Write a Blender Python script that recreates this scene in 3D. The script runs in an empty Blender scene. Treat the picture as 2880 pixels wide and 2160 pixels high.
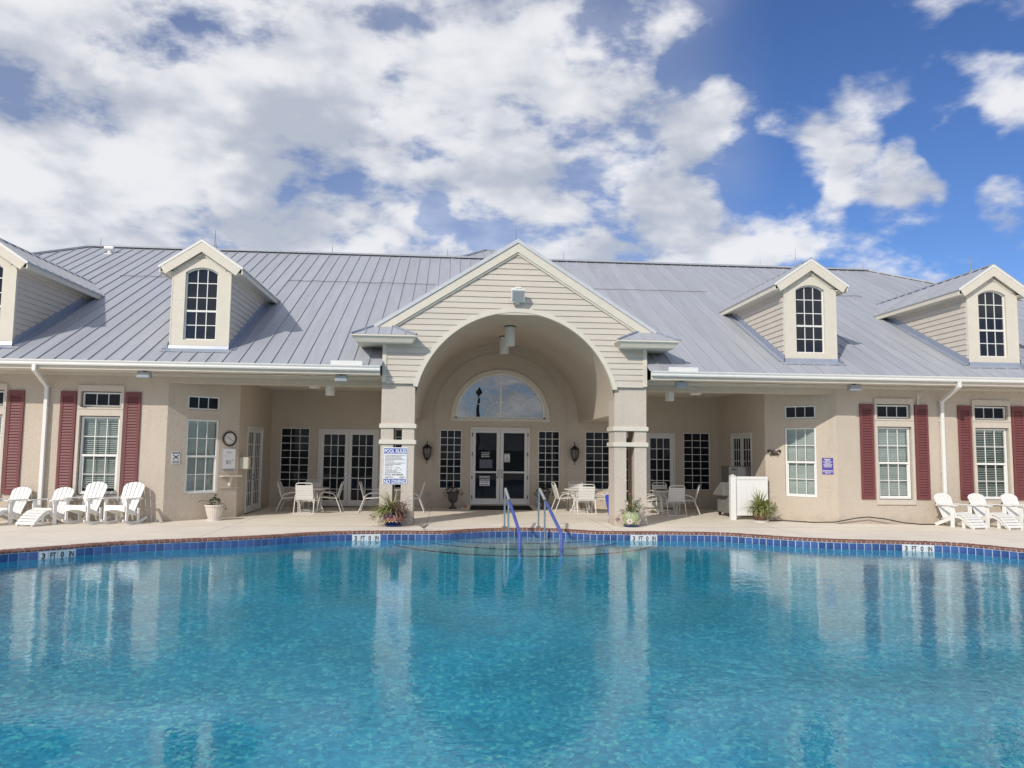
import bpy, bmesh, math, random
from mathutils import Vector, Matrix
random.seed(7)
PI = math.pi
R = math.radians
SC = bpy.context.scene
COL = SC.collection

# ------------------------------------------------------------------ camera
cam = bpy.data.cameras.new("camera")
cam_o = bpy.data.objects.new("camera", cam); COL.objects.link(cam_o); SC.camera = cam_o
_yaw, _pit, _rol = R(4.66464), R(4.92968), R(0.60944)
_f = Vector((math.sin(_yaw)*math.cos(_pit), math.cos(_yaw)*math.cos(_pit), math.sin(_pit)))
_r0 = Vector((math.cos(_yaw), -math.sin(_yaw), 0)); _u0 = _r0.cross(_f)
_r = _r0*math.cos(_rol)+_u0*math.sin(_rol); _u = -_r0*math.sin(_rol)+_u0*math.cos(_rol)
cam_o.matrix_world = Matrix(((_r.x, _u.x, -_f.x, -1.4596), (_r.y, _u.y, -_f.y, -17.297), (_r.z, _u.z, -_f.z, 1.6123), (0, 0, 0, 1)))
cam.sensor_fit = 'HORIZONTAL'; cam.sensor_width = 36.0; cam.lens = 2164.86/2880*36
cam.clip_start = 0.05; cam.clip_end = 6000

# ------------------------------------------------------------------ sun, sky, exposure
SUN_DIR = Vector((0.73, 1.0, -0.79)).normalized()          # the way the light travels
sun = bpy.data.lights.new("sun", 'SUN'); sun.energy = 2.5; sun.angle = R(0.53); sun.color = (1.0, 0.93, 0.82)
sun_o = bpy.data.objects.new("sun", sun); COL.objects.link(sun_o)
sun_o.rotation_euler = SUN_DIR.to_track_quat('-Z', 'Y').to_euler()
SC.view_settings.view_transform = 'Standard'; SC.view_settings.look = 'None'
SC.view_settings.exposure = 0.22; SC.view_settings.gamma = 1.0; SC.view_settings.use_curve_mapping = False
SC.render.engine = 'CYCLES'
SC.cycles.max_bounces = 8; SC.cycles.diffuse_bounces = 4; SC.cycles.glossy_bounces = 4
SC.cycles.transmission_bounces = 8; SC.cycles.transparent_max_bounces = 12
SC.cycles.use_denoising = True; SC.cycles.sample_clamp_indirect = 6.0

SKY_STRENGTH = 0.10
world = bpy.data.worlds.new("World"); SC.world = world; world.use_nodes = True
def build_sky():
    nt = world.node_tree; N = nt.nodes; L = nt.links; N.clear()
    def nd(t, **k):
        n = N.new(t)
        for a, v in k.items(): setattr(n, a, v)
        return n
    def val(x):
        n = nd('ShaderNodeValue'); n.outputs[0].default_value = x; return n.outputs[0]
    def put(sock, x):
        if isinstance(x, (int, float)): sock.default_value = x
        elif isinstance(x, tuple): sock.default_value = x
        else: L.new(x, sock)
    def M(op, a, b=0.0, c=None, clamp=False):
        n = nd('ShaderNodeMath', operation=op); n.use_clamp = clamp
        put(n.inputs[0], a); put(n.inputs[1], b)
        if c is not None: put(n.inputs[2], c)
        return n.outputs[0]
    def V(op, a, b=None):
        n = nd('ShaderNodeVectorMath', operation=op); put(n.inputs[0], a)
        if b is not None: put(n.inputs[1], b)
        return n.outputs['Value'] if op in ('DOT_PRODUCT', 'LENGTH') else n.outputs[0]
    def step(x, a, b, lo=0.0, hi=1.0):
        n = nd('ShaderNodeMapRange', interpolation_type='SMOOTHSTEP'); put(n.inputs[0], x)
        n.inputs[1].default_value = a; n.inputs[2].default_value = b; n.inputs[3].default_value = lo; n.inputs[4].default_value = hi
        return n.outputs[0]
    sky = nd('ShaderNodeTexSky', sky_type='NISHITA'); sky.sun_disc = False
    sky.sun_elevation = R(32.6); sky.sun_rotation = math.atan2(-SUN_DIR.x, -SUN_DIR.y)
    sky.altitude = 0; sky.air_density = 1.0; sky.dust_density = 0.0; sky.ozone_density = 3.0
    tc = nd('ShaderNodeTexCoord'); D = tc.outputs['Generated']
    sep = nd('ShaderNodeSeparateXYZ'); L.new(D, sep.inputs[0])
    el = M('MAXIMUM', sep.outputs[2], 0.0)
    inv = M('DIVIDE', 1.0, M('ADD', el, 0.42))
    comb = nd('ShaderNodeCombineXYZ')
    L.new(M('MULTIPLY', sep.outputs[0], inv), comb.inputs[0]); L.new(M('MULTIPLY', sep.outputs[1], inv), comb.inputs[1]); L.new(M('MULTIPLY', el, 1.25), comb.inputs[2])
    P = comb.outputs[0]
    def fbm(vec, scale, detail, rough, dist=0.0):
        n = nd('ShaderNodeTexNoise', noise_dimensions='3D'); L.new(vec, n.inputs['Vector'])
        n.inputs['Scale'].default_value = scale; n.inputs['Detail'].default_value = detail; n.inputs['Roughness'].default_value = rough; n.inputs['Distortion'].default_value = dist
        return n.outputs['Fac']
    Pw = V('ADD', P, (3.1, 7.7, 1.3))
    n1 = fbm(Pw, 4.6, 7, 0.58, 0.1)
    n2 = fbm(V('ADD', Pw, (-0.045, 0.0, 0.09)), 4.6, 3, 0.52, 0.1)
    n3 = fbm(V('ADD', P, (9.1, 2.7, 4.3)), 8.0, 6, 0.6, 0.0)
    n4 = fbm(V('ADD', P, (1.7, 5.2, 8.8)), 1.6, 2, 0.5, 0.0)
    n1c = M('ADD', M('MULTIPLY', M('SUBTRACT', n1, 0.5), 1.55), 0.5)
    # the outlines wander: bend the direction a little by a noise before asking how near it is to a cloud
    wn = nd('ShaderNodeTexNoise', noise_dimensions='3D'); L.new(D, wn.inputs['Vector']); wn.inputs['Scale'].default_value = 14.0; wn.inputs['Detail'].default_value = 2.0
    wv = V('SCALE', V('SUBTRACT', wn.outputs['Color'], (0.5, 0.5, 0.5))); wv.node.inputs['Scale'].default_value = 0.10
    DW = V('NORMALIZE', V('ADD', D, wv))
    def dirn(px, py):       # a direction of the sky, from where it stands in the photograph
        v = _f + _r*((px-1440)/2164.86) - _u*((py-1080)/2164.86); v.normalize(); return v
    def blob(px, py, r0, r1, amp):
        c = dirn(px, py)
        d = V('DOT_PRODUCT', DW, tuple(c))
        return step(d, math.cos(R(r1)), math.cos(R(r0)), 0.0, amp)
    # the clear part of the sky to the right, the closed cloud cover to the left
    flat = V('NORMALIZE', V('MULTIPLY', D, (1.0, 1.0, 0.0)))
    clear = step(V('DOT_PRODUCT', flat, (math.sin(R(72)), math.cos(R(72)), 0.0)), math.cos(R(72-16.5)), math.cos(R(72-25)))
    cover = M('MULTIPLY', clear, -0.34)
    cover = M('ADD', cover, 0.180)
    for b in ((2250, 365, 0.3, 2.6, 0.15), (2340, 310, 0.3, 2.9, 0.15), (2440, 250, 0.3, 2.9, 0.15), (2530, 205, 0.3, 2.5, 0.12), (2610, 150, 0.3, 2.8, 0.13),
              (2130, 690, 0.3, 2.9, 0.15), (2200, 600, 0.3, 3.2, 0.16), (2290, 620, 0.3, 2.8, 0.14), (2060, 730, 0.3, 3.0, 0.14), (2210, 700, 0.3, 2.6, 0.10),
              (2390, 420, 0.2, 2.3, 0.17), (2390, 520, 0.2, 2.3, 0.19), (2560, 495, 0.2, 2.6, 0.25), (2840, 605, 0.2, 2.5, 0.24), (2740, 40, 0.3, 4.2, 0.15), (2800, 190, 0.3, 3.0, 0.15), (2875, 290, 0.2, 2.2, 0.16), (2080, 260, 0.3, 3.0, 0.14), (2010, 400, 0.3, 3.0, 0.12),
              (1940, 330, 0.3, 4.0, 0.06), (1990, 640, 0.3, 3.0, 0.10), (1900, 560, 0.3, 4.0, 0.06), (2700, 380, 0.2, 2.0, -0.2), (2160, 480, 0.2, 3.0, -0.07), (2190, 150, 0.2, 3.4, -0.14),
              (330, 262, 0.1, 3.8, -0.15), (250, 310, 0.1, 2.6, -0.08), (100, 180, 0.1, 3.2, -0.12), (1075, 275, 0.1, 3.0, -0.11), (1260, 375, 0.1, 2.8, -0.13), (1690, 80, 0.1, 4.0, -0.17), (490, 150, 0.1, 2.8, -0.06), (1110, 90, 0.1, 2.8, -0.05), (815, 535, 0.1, 1.8, -0.10), (1650, 510, 0.1, 2.4, -0.06), (1925, 150, 0.1, 2.6, -0.16), (1735, 600, 0.1, 2.0, -0.15), (1190, 630, 0.1, 1.6, -0.15),
              (300, 500, 1.0, 9.0, 0.07), (800, 420, 1.0, 9.0, 0.05), (900, 620, 1.0, 8.0, 0.06), (1500, 300, 1.0, 7.0, 0.04)):
        cover = M('ADD', cover, blob(*b))
    dens = M('ADD', M('ADD', n1c, cover), M('MULTIPLY', M('SUBTRACT', n3, 0.5), 0.22))
    alpha = M('MAXIMUM', step(dens, 0.405, 0.715), M('MULTIPLY', M('SUBTRACT', 1.0, clear), step(n4, 0.35, 0.65, 0.12, 0.42)))
    # body: bright sunlit edges and tops, grey bellies where the cloud is thick
    lit = M('ADD', M('MULTIPLY', M('SUBTRACT', n1, n2), 5.0), 0.60)
    lit = M('SUBTRACT', lit, step(dens, 0.60, 0.95, 0.0, 0.22))
    lit = M('ADD', lit, M('MULTIPLY', M('SUBTRACT', n4, 0.5), 0.6))
    lit = M('ADD', lit, M('MULTIPLY', M('SUBTRACT', n3, 0.5), 0.70))
    lit = step(lit, -0.15, 1.25)
    ramp = nd('ShaderNodeMix', data_type='RGBA'); L.new(lit, ramp.inputs['Factor'])
    k = 1.0/SKY_STRENGTH
    ramp.inputs['A'].default_value = (0.42*k, 0.455*k, 0.53*k, 1); ramp.inputs['B'].default_value = (0.75*k, 0.755*k, 0.78*k, 1)
    mix = nd('ShaderNodeMix', data_type='RGBA'); L.new(M('MULTIPLY', alpha, 0.96), mix.inputs['Factor'])
    tint = V('MULTIPLY', sky.outputs[0], (0.52, 0.665, 0.96))
    L.new(tint, mix.inputs['A']); L.new(ramp.outputs['Result'], mix.inputs['B'])
    bg = nd('ShaderNodeBackground'); L.new(mix.outputs['Result'], bg.inputs[0]); bg.inputs[1].default_value = SKY_STRENGTH
    out = nd('ShaderNodeOutputWorld'); L.new(bg.outputs[0], out.inputs[0])
build_sky()
world.cycles.sampling_method = 'MANUAL'; world.cycles.sample_map_resolution = 512

# ------------------------------------------------------------------ materials
MAT = {}
def new_mat(name):
    m = bpy.data.materials.new(name); m.use_nodes = True; MAT[name] = m
    return m, m.node_tree, m.node_tree.nodes['Principled BSDF']
def simple(name, col, rough=0.6, metal=0.0, var=0.06, vscale=6.0, bump=0.0, bscale=60.0, spec=0.5, coat=0.0, stretch=None, bdist=0.01):
    """a painted, fired or cast surface: base colour with slight unevenness and fine relief"""
    m, nt, b = new_mat(name); N = nt.nodes; L = nt.links
    b.inputs['Roughness'].default_value = rough; b.inputs['Metallic'].default_value = metal
    b.inputs['Specular IOR Level'].default_value = spec; b.inputs['Coat Weight'].default_value = coat
    tc = N.new('ShaderNodeTexCoord'); vec = tc.outputs['Object']
    if stretch:
        mp = N.new('ShaderNodeMapping'); mp.inputs['Scale'].default_value = stretch; L.new(vec, mp.inputs[0]); vec = mp.outputs[0]
    nz = N.new('ShaderNodeTexNoise'); nz.inputs['Scale'].default_value = vscale; nz.inputs['Detail'].default_value = 6; L.new(vec, nz.inputs['Vector'])
    mx = N.new('ShaderNodeMix'); mx.data_type = 'RGBA'; mx.inputs['A'].default_value = tuple(c*(1-var) for c in col)+(1,); mx.inputs['B'].default_value = tuple(min(1, c*(1+var)) for c in col)+(1,)
    mr = N.new('ShaderNodeMapRange'); mr.inputs[1].default_value = 0.3; mr.inputs[2].default_value = 0.7; L.new(nz.outputs['Fac'], mr.inputs[0]); L.new(mr.outputs[0], mx.inputs['Factor'])
    L.new(mx.outputs['Result'], b.inputs['Base Color'])
    if bump:
        n2 = N.new('ShaderNodeTexNoise'); n2.inputs['Scale'].default_value = bscale; n2.inputs['Detail'].default_value = 4; L.new(vec, n2.inputs['Vector'])
        bp = N.new('ShaderNodeBump'); bp.inputs['Strength'].default_value = bump; bp.inputs['Distance'].default_value = bdist; L.new(n2.outputs['Fac'], bp.inputs['Height']); L.new(bp.outputs[0], b.inputs['Normal'])
    return m
def stucco(name, col):
    m, nt, b = new_mat(name); N = nt.nodes; L = nt.links
    b.inputs['Roughness'].default_value = 0.92; b.inputs['Specular IOR Level'].default_value = 0.2
    tc = N.new('ShaderNodeTexCoord')
    def nz(s, d, r=0.55):
        n = N.new('ShaderNodeTexNoise'); n.inputs['Scale'].default_value = s; n.inputs['Detail'].default_value = d; n.inputs['Roughness'].default_value = r; L.new(tc.outputs['Object'], n.inputs['Vector']); return n.outputs['Fac']
    def mrange(x, a, b_, lo, hi):
        n = N.new('ShaderNodeMapRange'); L.new(x, n.inputs[0]); n.inputs[1].default_value = a; n.inputs[2].default_value = b_; n.inputs[3].default_value = lo; n.inputs[4].default_value = hi; return n.outputs[0]
    big = mrange(nz(0.7, 5), 0.3, 0.7, 0.94, 1.05); fine = mrange(nz(22, 5), 0.3, 0.7, 0.96, 1.04)
    mul = N.new('ShaderNodeMath'); mul.operation = 'MULTIPLY'; L.new(big, mul.inputs[0]); L.new(fine, mul.inputs[1])
    sp = N.new('ShaderNodeSeparateXYZ'); L.new(tc.outputs['Object'], sp.inputs[0])
    mp = N.new('ShaderNodeMapping'); mp.inputs['Scale'].default_value = (3.2, 3.2, 0.35); L.new(tc.outputs['Object'], mp.inputs[0])
    rn = N.new('ShaderNodeTexNoise'); rn.inputs['Scale'].default_value = 2.0; rn.inputs['Detail'].default_value = 5; L.new(mp.outputs[0], rn.inputs['Vector'])
    runs = mrange(rn.outputs['Fac'], 0.55, 0.78, 1.0, 0.93)
    edge = N.new('ShaderNodeMath'); edge.operation = 'MULTIPLY_ADD'; L.new(nz(5, 4), edge.inputs[0]); edge.inputs[1].default_value = 0.5; L.new(sp.outputs[2], edge.inputs[2])
    splash = mrange(edge.outputs[0], 0.24, 0.46, 0.84, 1.0)
    m2 = N.new('ShaderNodeMath'); m2.operation = 'MULTIPLY'; L.new(runs, m2.inputs[0]); L.new(splash, m2.inputs[1])
    m3 = N.new('ShaderNodeMath'); m3.operation = 'MULTIPLY'; L.new(m2.outputs[0], m3.inputs[0]); L.new(mul.outputs[0], m3.inputs[1]); mul = m3
    sc = N.new('ShaderNodeVectorMath'); sc.operation = 'SCALE'; sc.inputs[0].default_value = col; L.new(mul.outputs[0], sc.inputs['Scale']); L.new(sc.outputs[0], b.inputs['Base Color'])
    h1 = nz(11, 7, 0.62); h2 = mrange(nz(30, 4), 0.48, 0.56, 0.0, 1.0)
    ad = N.new('ShaderNodeMath'); ad.operation = 'MULTIPLY_ADD'; L.new(h2, ad.inputs[0]); ad.inputs[1].default_value = 0.35; L.new(h1, ad.inputs[2])
    bp = N.new('ShaderNodeBump'); bp.inputs['Strength'].default_value = 0.55; bp.inputs['Distance'].default_value = 0.02; L.new(ad.outputs[0], bp.inputs['Height']); L.new(bp.outputs[0], b.inputs['Normal'])
    return m
stucco('stucco', (0.585, 0.512, 0.430))
stucco('stucco_column', (0.61, 0.545, 0.475))
simple('trim', (0.70, 0.655, 0.565), 0.65, var=0.03, bump=0.05)
simple('wall_trim', (0.60, 0.54, 0.47), 0.85, var=0.04, bump=0.3, bscale=40)
simple('soffit', (0.66, 0.61, 0.53), 0.75, var=0.04)
simple('siding', (0.62, 0.565, 0.50), 0.7, var=0.045, vscale=3, bump=0.12, bscale=45, stretch=(0.25, 1, 3))
simple('white', (0.80, 0.80, 0.78), 0.45, var=0.025, bump=0.03)
simple('white_vinyl', (0.83, 0.83, 0.83), 0.35, var=0.015)
simple('white_plastic', (0.84, 0.84, 0.82), 0.42, var=0.03, bump=0.04, bscale=90)
simple('strap_white', (0.78, 0.77, 0.74), 0.4, var=0.03)
simple('door_white', (0.70, 0.69, 0.67), 0.4, var=0.03)
simple('shutter', (0.175, 0.052, 0.055), 0.55, var=0.08, vscale=4)
simple('roof_edge', (0.58, 0.60, 0.64), 0.4, var=0.04)
simple('flashing', (0.35, 0.395, 0.49), 0.38, metal=0.25, var=0.06, vscale=5)
simple('dark_gap', (0.02, 0.02, 0.02), 0.9)
simple('black_metal', (0.018, 0.017, 0.016), 0.45, var=0.3, bump=0.15)
simple('bronze', (0.075, 0.058, 0.047), 0.5, metal=0.4, var=0.2)
simple('chrome', (0.62, 0.62, 0.62), 0.16, metal=1.0, var=0.04)
simple('steel_grey', (0.28, 0.28, 0.275), 0.35, metal=0.75, var=0.1)
simple('grey_box', (0.36, 0.38, 0.41), 0.5, var=0.05)
simple('cover_grey', (0.17, 0.17, 0.165), 0.8, var=0.14, bump=0.3, bscale=14, bdist=0.03)
simple('urn_lead', (0.085, 0.088, 0.085), 0.75, var=0.25, bump=0.3)
simple('sleeve_blue', (0.075, 0.115, 0.40), 0.5, var=0.1, vscale=9)
simple('foam_blue', (0.035, 0.075, 0.50), 0.55, var=0.12)
simple('pot_blue', (0.012, 0.026, 0.14), 0.2, var=0.15, coat=0.4)
simple('pot_white', (0.68, 0.62, 0.55), 0.7, var=0.06, bump=0.12)
simple('saucer_white', (0.72, 0.71, 0.70), 0.4, var=0.04)
simple('pot_brown', (0.14, 0.065, 0.05), 0.55, var=0.25)
simple('terracotta', (0.45, 0.16, 0.06), 0.75, var=0.12)
simple('paint_pink', (0.72, 0.32, 0.30), 0.3, var=0.12)
simple('paint_petal', (0.80, 0.70, 0.70), 0.3, var=0.06)
simple('paint_lime', (0.42, 0.55, 0.18), 0.3, var=0.2)
simple('paint_yellow', (0.72, 0.60, 0.10), 0.3, var=0.1)
simple('pot_green', (0.40, 0.45, 0.28), 0.3, var=0.5, vscale=28)
simple('soil', (0.035, 0.024, 0.017), 0.95, var=0.3)
simple('leaf_dark', (0.032, 0.058, 0.022), 0.55, var=0.4, vscale=30)
simple('leaf_mid', (0.085, 0.135, 0.035), 0.5, var=0.4, vscale=25)
simple('leaf_spider', (0.25, 0.28, 0.095), 0.5, var=0.38, vscale=22)
simple('leaf_spider_dry', (0.30, 0.27, 0.10), 0.55, var=0.35, vscale=22)
simple('leaf_purple', (0.20, 0.090, 0.082), 0.55, var=0.45, vscale=25)
simple('petal_pink', (0.70, 0.27, 0.30), 0.6, var=0.2, vscale=30)
simple('petal_orange', (0.80, 0.42, 0.08), 0.6, var=0.2)
simple('rubber', (0.012, 0.012, 0.013), 0.85, var=0.2, bump=0.3, bscale=120)
simple('clock_face', (0.72, 0.70, 0.64), 0.5, var=0.02)
simple('clock_rim', (0.05, 0.04, 0.03), 0.35, var=0.1)
simple('board_white', (0.70, 0.71, 0.72), 0.3, var=0.02)
simple('sign_white', (0.80, 0.81, 0.83), 0.4, var=0.015)
simple('sign_blue', (0.03, 0.085, 0.40), 0.4, var=0.03)
simple('sign_navy', (0.025, 0.03, 0.055), 0.4, var=0.03)
simple('sign_purple', (0.085, 0.065, 0.34), 0.4, var=0.05)
simple('ink', (0.02, 0.02, 0.025), 0.5)
simple('ink_grey', (0.10, 0.11, 0.15), 0.5)
simple('marker_purple', (0.30, 0.25, 0.50), 0.5)
simple('box_beige', (0.50, 0.49, 0.40), 0.55, var=0.04)
simple('lens', (0.50, 0.53, 0.54), 0.25, var=0.1, vscale=50)
simple('lamp_glass', (0.16, 0.15, 0.14), 0.12, var=0.2)
simple('cable', (0.13, 0.12, 0.11), 0.7)
simple('hose', (0.03, 0.028, 0.025), 0.55)
simple('mortar', (0.62, 0.55, 0.50), 0.9, var=0.08, vscale=20)
simple('grout', (0.60, 0.68, 0.78), 0.7, var=0.1, vscale=12)
simple('lawn', (0.055, 0.09, 0.03), 0.9, var=0.35, vscale=1.2)
simple('bird', (0.17, 0.15, 0.125), 0.8, var=0.3, vscale=40)
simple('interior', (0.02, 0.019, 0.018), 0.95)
simple('blind', (0.78, 0.79, 0.76), 0.6, var=0.05)
simple('pool_step', (0.50, 0.60, 0.60), 0.8, var=0.12, vscale=18)
simple('step_edge', (0.02, 0.05, 0.12), 0.4, var=0.1)
simple('post_dark', (0.02, 0.02, 0.02), 0.5)
for k, c in (('brick_a', (0.215, 0.098, 0.078)), ('brick_b', (0.18, 0.080, 0.066)), ('brick_c', (0.25, 0.125, 0.10))):
    simple(k, c, 0.75, var=0.16, vscale=30, bump=0.35, bscale=70)
for k, c in (('tile_a', (0.045, 0.10, 0.29)), ('tile_b', (0.058, 0.125, 0.34)), ('tile_c', (0.036, 0.080, 0.24))):
    simple(k, c, 0.10, var=0.22, vscale=16, coat=0.3, bump=0.06, bscale=25)
simple('tile_white', (0.74, 0.75, 0.77), 0.15, var=0.05, vscale=20)

def roof_metal():
    m, nt, b = new_mat('roof_metal'); N = nt.nodes; L = nt.links
    b.inputs['Roughness'].default_value = 0.52; b.inputs['Metallic'].default_value = 0.05; b.inputs['Specular IOR Level'].default_value = 0.3
    geo = N.new('ShaderNodeNewGeometry'); sep = N.new('ShaderNodeSeparateXYZ'); L.new(geo.outputs['Position'], sep.inputs[0])
    oi = N.new('ShaderNodeObjectInfo')
    mp = N.new('ShaderNodeMapping'); mp.inputs['Scale'].default_value = (5.0, 0.5, 0.5); L.new(geo.outputs['Position'], mp.inputs[0])
    nz = N.new('ShaderNodeTexNoise'); nz.inputs['Scale'].default_value = 1.4; nz.inputs['Detail'].default_value = 7; L.new(mp.outputs[0], nz.inputs['Vector'])
    mr = N.new('ShaderNodeMapRange'); mr.inputs[1].default_value = 0.3; mr.inputs[2].default_value = 0.72; mr.inputs[3].default_value = 0.93; mr.inputs[4].default_value = 1.07; L.new(nz.outputs['Fac'], mr.inputs[0])
    rv = N.new('ShaderNodeMapRange'); rv.inputs[3].default_value = 0.955; rv.inputs[4].default_value = 1.045; L.new(oi.outputs['Random'], rv.inputs[0])
    mu = N.new('ShaderNodeMath'); mu.operation = 'MULTIPLY'; L.new(mr.outputs[0], mu.inputs[0]); L.new(rv.outputs[0], mu.inputs[1])
    sc = N.new('ShaderNodeVectorMath'); sc.operation = 'SCALE'; sc.inputs[0].default_value = (0.42, 0.44, 0.485); L.new(mu.outputs[0], sc.inputs['Scale']); L.new(sc.outputs[0], b.inputs['Base Color'])
    wv = N.new('ShaderNodeTexWave'); wv.bands_direction = 'X'; wv.inputs['Scale'].default_value = 5.6; tc = N.new('ShaderNodeTexCoord'); L.new(tc.outputs['Object'], wv.inputs['Vector'])
    bp = N.new('ShaderNodeBump'); bp.inputs['Strength'].default_value = 0.12; bp.inputs['Distance'].default_value = 0.006; L.new(wv.outputs['Fac'], bp.inputs['Height']); L.new(bp.outputs[0], b.inputs['Normal'])
roof_metal()
def deck_mat():
    m, nt, b = new_mat('deck'); N = nt.nodes; L = nt.links
    b.inputs['Roughness'].default_value = 0.9; b.inputs['Specular IOR Level'].default_value = 0.25
    tc = N.new('ShaderNodeTexCoord'); O = tc.outputs['Object']
    def nz(s, d, r=0.55, st=None):
        v = O
        if st:
            mp = N.new('ShaderNodeMapping'); mp.inputs['Scale'].default_value = st; L.new(O, mp.inputs[0]); v = mp.outputs[0]
        n = N.new('ShaderNodeTexNoise'); n.inputs['Scale'].default_value = s; n.inputs['Detail'].default_value = d; n.inputs['Roughness'].default_value = r; L.new(v, n.inputs['Vector']); return n.outputs['Fac']
    def mrange(x, a, b_, lo, hi):
        n = N.new('ShaderNodeMapRange'); L.new(x, n.inputs[0]); n.inputs[1].default_value = a; n.inputs[2].default_value = b_; n.inputs[3].default_value = lo; n.inputs[4].default_value = hi; return n.outputs[0]
    def mul(a, c):
        n = N.new('ShaderNodeMath'); n.operation = 'MULTIPLY'; L.new(a, n.inputs[0])
        if isinstance(c, float): n.inputs[1].default_value = c
        else: L.new(c, n.inputs[1])
        return n.outputs[0]
    k = mul(mul(mrange(nz(0.45, 6), 0.3, 0.7, 0.90, 1.06), mrange(nz(3.0, 7, 0.65, (0.5, 1.6, 1)), 0.35, 0.7, 1.04, 0.90)), mrange(nz(60, 3), 0.3, 0.7, 0.95, 1.05))
    # stains along the wall foot and dark spots
    k = mul(k, mrange(nz(1.7, 8, 0.7), 0.60, 0.74, 1.0, 0.86))
    # control joints cut across the deck
    sep = N.new('ShaderNodeSeparateXYZ'); L.new(O, sep.inputs[0])
    def joint(sock, at, w):
        n = N.new('ShaderNodeMath'); n.operation = 'SUBTRACT'; L.new(sock, n.inputs[0]); n.inputs[1].default_value = at
        a = N.new('ShaderNodeMath'); a.operation = 'ABSOLUTE'; L.new(n.outputs[0], a.inputs[0]); return mrange(a.outputs[0], w, w*2.2, 0.62, 1.0)
    for s, at in ((1, -0.86), (1, 2.05)): k = mul(k, joint(sep.outputs[s], at, 0.012))
    for at in (-9.6, -5.9, -1.9, 1.95, 5.6, 9.4): k = mul(k, joint(sep.outputs[0], at, 0.006))
    sc = N.new('ShaderNodeVectorMath'); sc.operation = 'SCALE'; sc.inputs[0].default_value = (0.87, 0.80, 0.695); L.new(k, sc.inputs['Scale']); L.new(sc.outputs[0], b.inputs['Base Color'])
    bp = N.new('ShaderNodeBump'); bp.inputs['Strength'].default_value = 0.35; bp.inputs['Distance'].default_value = 0.008; L.new(nz(38, 5), bp.inputs['Height']); L.new(bp.outputs[0], b.inputs['Normal'])
deck_mat()
def pool_mat():
    m, nt, b = new_mat('pebble'); N = nt.nodes; L = nt.links
    b.inputs['Roughness'].default_value = 0.85
    tc = N.new('ShaderNodeTexCoord')
    vo = N.new('ShaderNodeTexVoronoi'); vo.inputs['Scale'].default_value = 29; L.new(tc.outputs['Object'], vo.inputs['Vector'])
    cr = N.new('ShaderNodeValToRGB'); sepc = N.new('ShaderNodeSeparateColor'); L.new(vo.outputs['Color'], sepc.inputs[0]); L.new(sepc.outputs[0], cr.inputs[0])
    el = cr.color_ramp.elements
    el[0].position = 0.0; el[0].color = (0.030, 0.36, 0.55, 1); el[1].position = 1.0; el[1].color = (0.30, 0.80, 0.78, 1)
    e = el.new(0.45); e.color = (0.055, 0.48, 0.66, 1); e = el.new(0.8); e.color = (0.11, 0.60, 0.74, 1)
    nz = N.new('ShaderNodeTexNoise'); nz.inputs['Scale'].default_value = 0.9; nz.inputs['Detail'].default_value = 6; L.new(tc.outputs['Object'], nz.inputs['Vector'])
    mr = N.new('ShaderNodeMapRange'); mr.inputs[1].default_value = 0.3; mr.inputs[2].default_value = 0.7; mr.inputs[3].default_value = 0.85; mr.inputs[4].default_value = 1.12; L.new(nz.outputs['Fac'], mr.inputs[0])
    sc = N.new('ShaderNodeVectorMath'); sc.operation = 'SCALE'; L.new(cr.outputs[0], sc.inputs[0]); L.new(mr.outputs[0], sc.inputs['Scale']); L.new(sc.outputs[0], b.inputs['Base Color'])
pool_mat()
def water_mat():
    m = bpy.data.materials.new('water'); m.use_nodes = True; MAT['water'] = m; nt = m.node_tree; N = nt.nodes; L = nt.links; N.clear()
    out = N.new('ShaderNodeOutputMaterial'); gl = N.new('ShaderNodeBsdfGlass'); gl.inputs['IOR'].default_value = 1.333; gl.inputs['Roughness'].default_value = 0.0
    tc = N.new('ShaderNodeTexCoord')
    def nz(s, d, st, dist=0.0):
        mp = N.new('ShaderNodeMapping'); mp.inputs['Scale'].default_value = st; L.new(tc.outputs['Object'], mp.inputs[0])
        n = N.new('ShaderNodeTexNoise'); n.inputs['Scale'].default_value = s; n.inputs['Detail'].default_value = d; n.inputs['Distortion'].default_value = dist; L.new(mp.outputs[0], n.inputs['Vector']); return n.outputs['Fac']
    a = nz(4.2, 2, (1, 1.25, 1), 0.3); c = nz(17, 2, (1, 1.2, 1), 0.4); big = nz(0.35, 3, (1, 1, 1))
    patch = N.new('ShaderNodeMapRange'); patch.inputs[1].default_value = 0.38; patch.inputs[2].default_value = 0.62; patch.inputs[3].default_value = 0.35; patch.inputs[4].default_value = 1.15; L.new(big, patch.inputs[0])
    m1 = N.new('ShaderNodeMath'); m1.operation = 'MULTIPLY_ADD'; L.new(c, m1.inputs[0]); m1.inputs[1].default_value = 0.42; L.new(a, m1.inputs[2])
    m2 = N.new('ShaderNodeMath'); m2.operation = 'MULTIPLY'; L.new(m1.outputs[0], m2.inputs[0]); L.new(patch.outputs[0], m2.inputs[1])
    bp = N.new('ShaderNodeBump'); bp.inputs['Strength'].default_value = 1.0; bp.inputs['Distance'].default_value = 0.0039; L.new(m2.outputs[0], bp.inputs['Height']); L.new(bp.outputs[0], gl.inputs['Normal'])
    va = N.new('ShaderNodeVolumeAbsorption'); va.inputs['Color'].default_value = (0.12, 0.90, 0.98, 1); va.inputs['Density'].default_value = 0.40
    L.new(gl.outputs[0], out.inputs['Surface']); L.new(va.outputs[0], out.inputs['Volume'])
water_mat()
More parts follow.
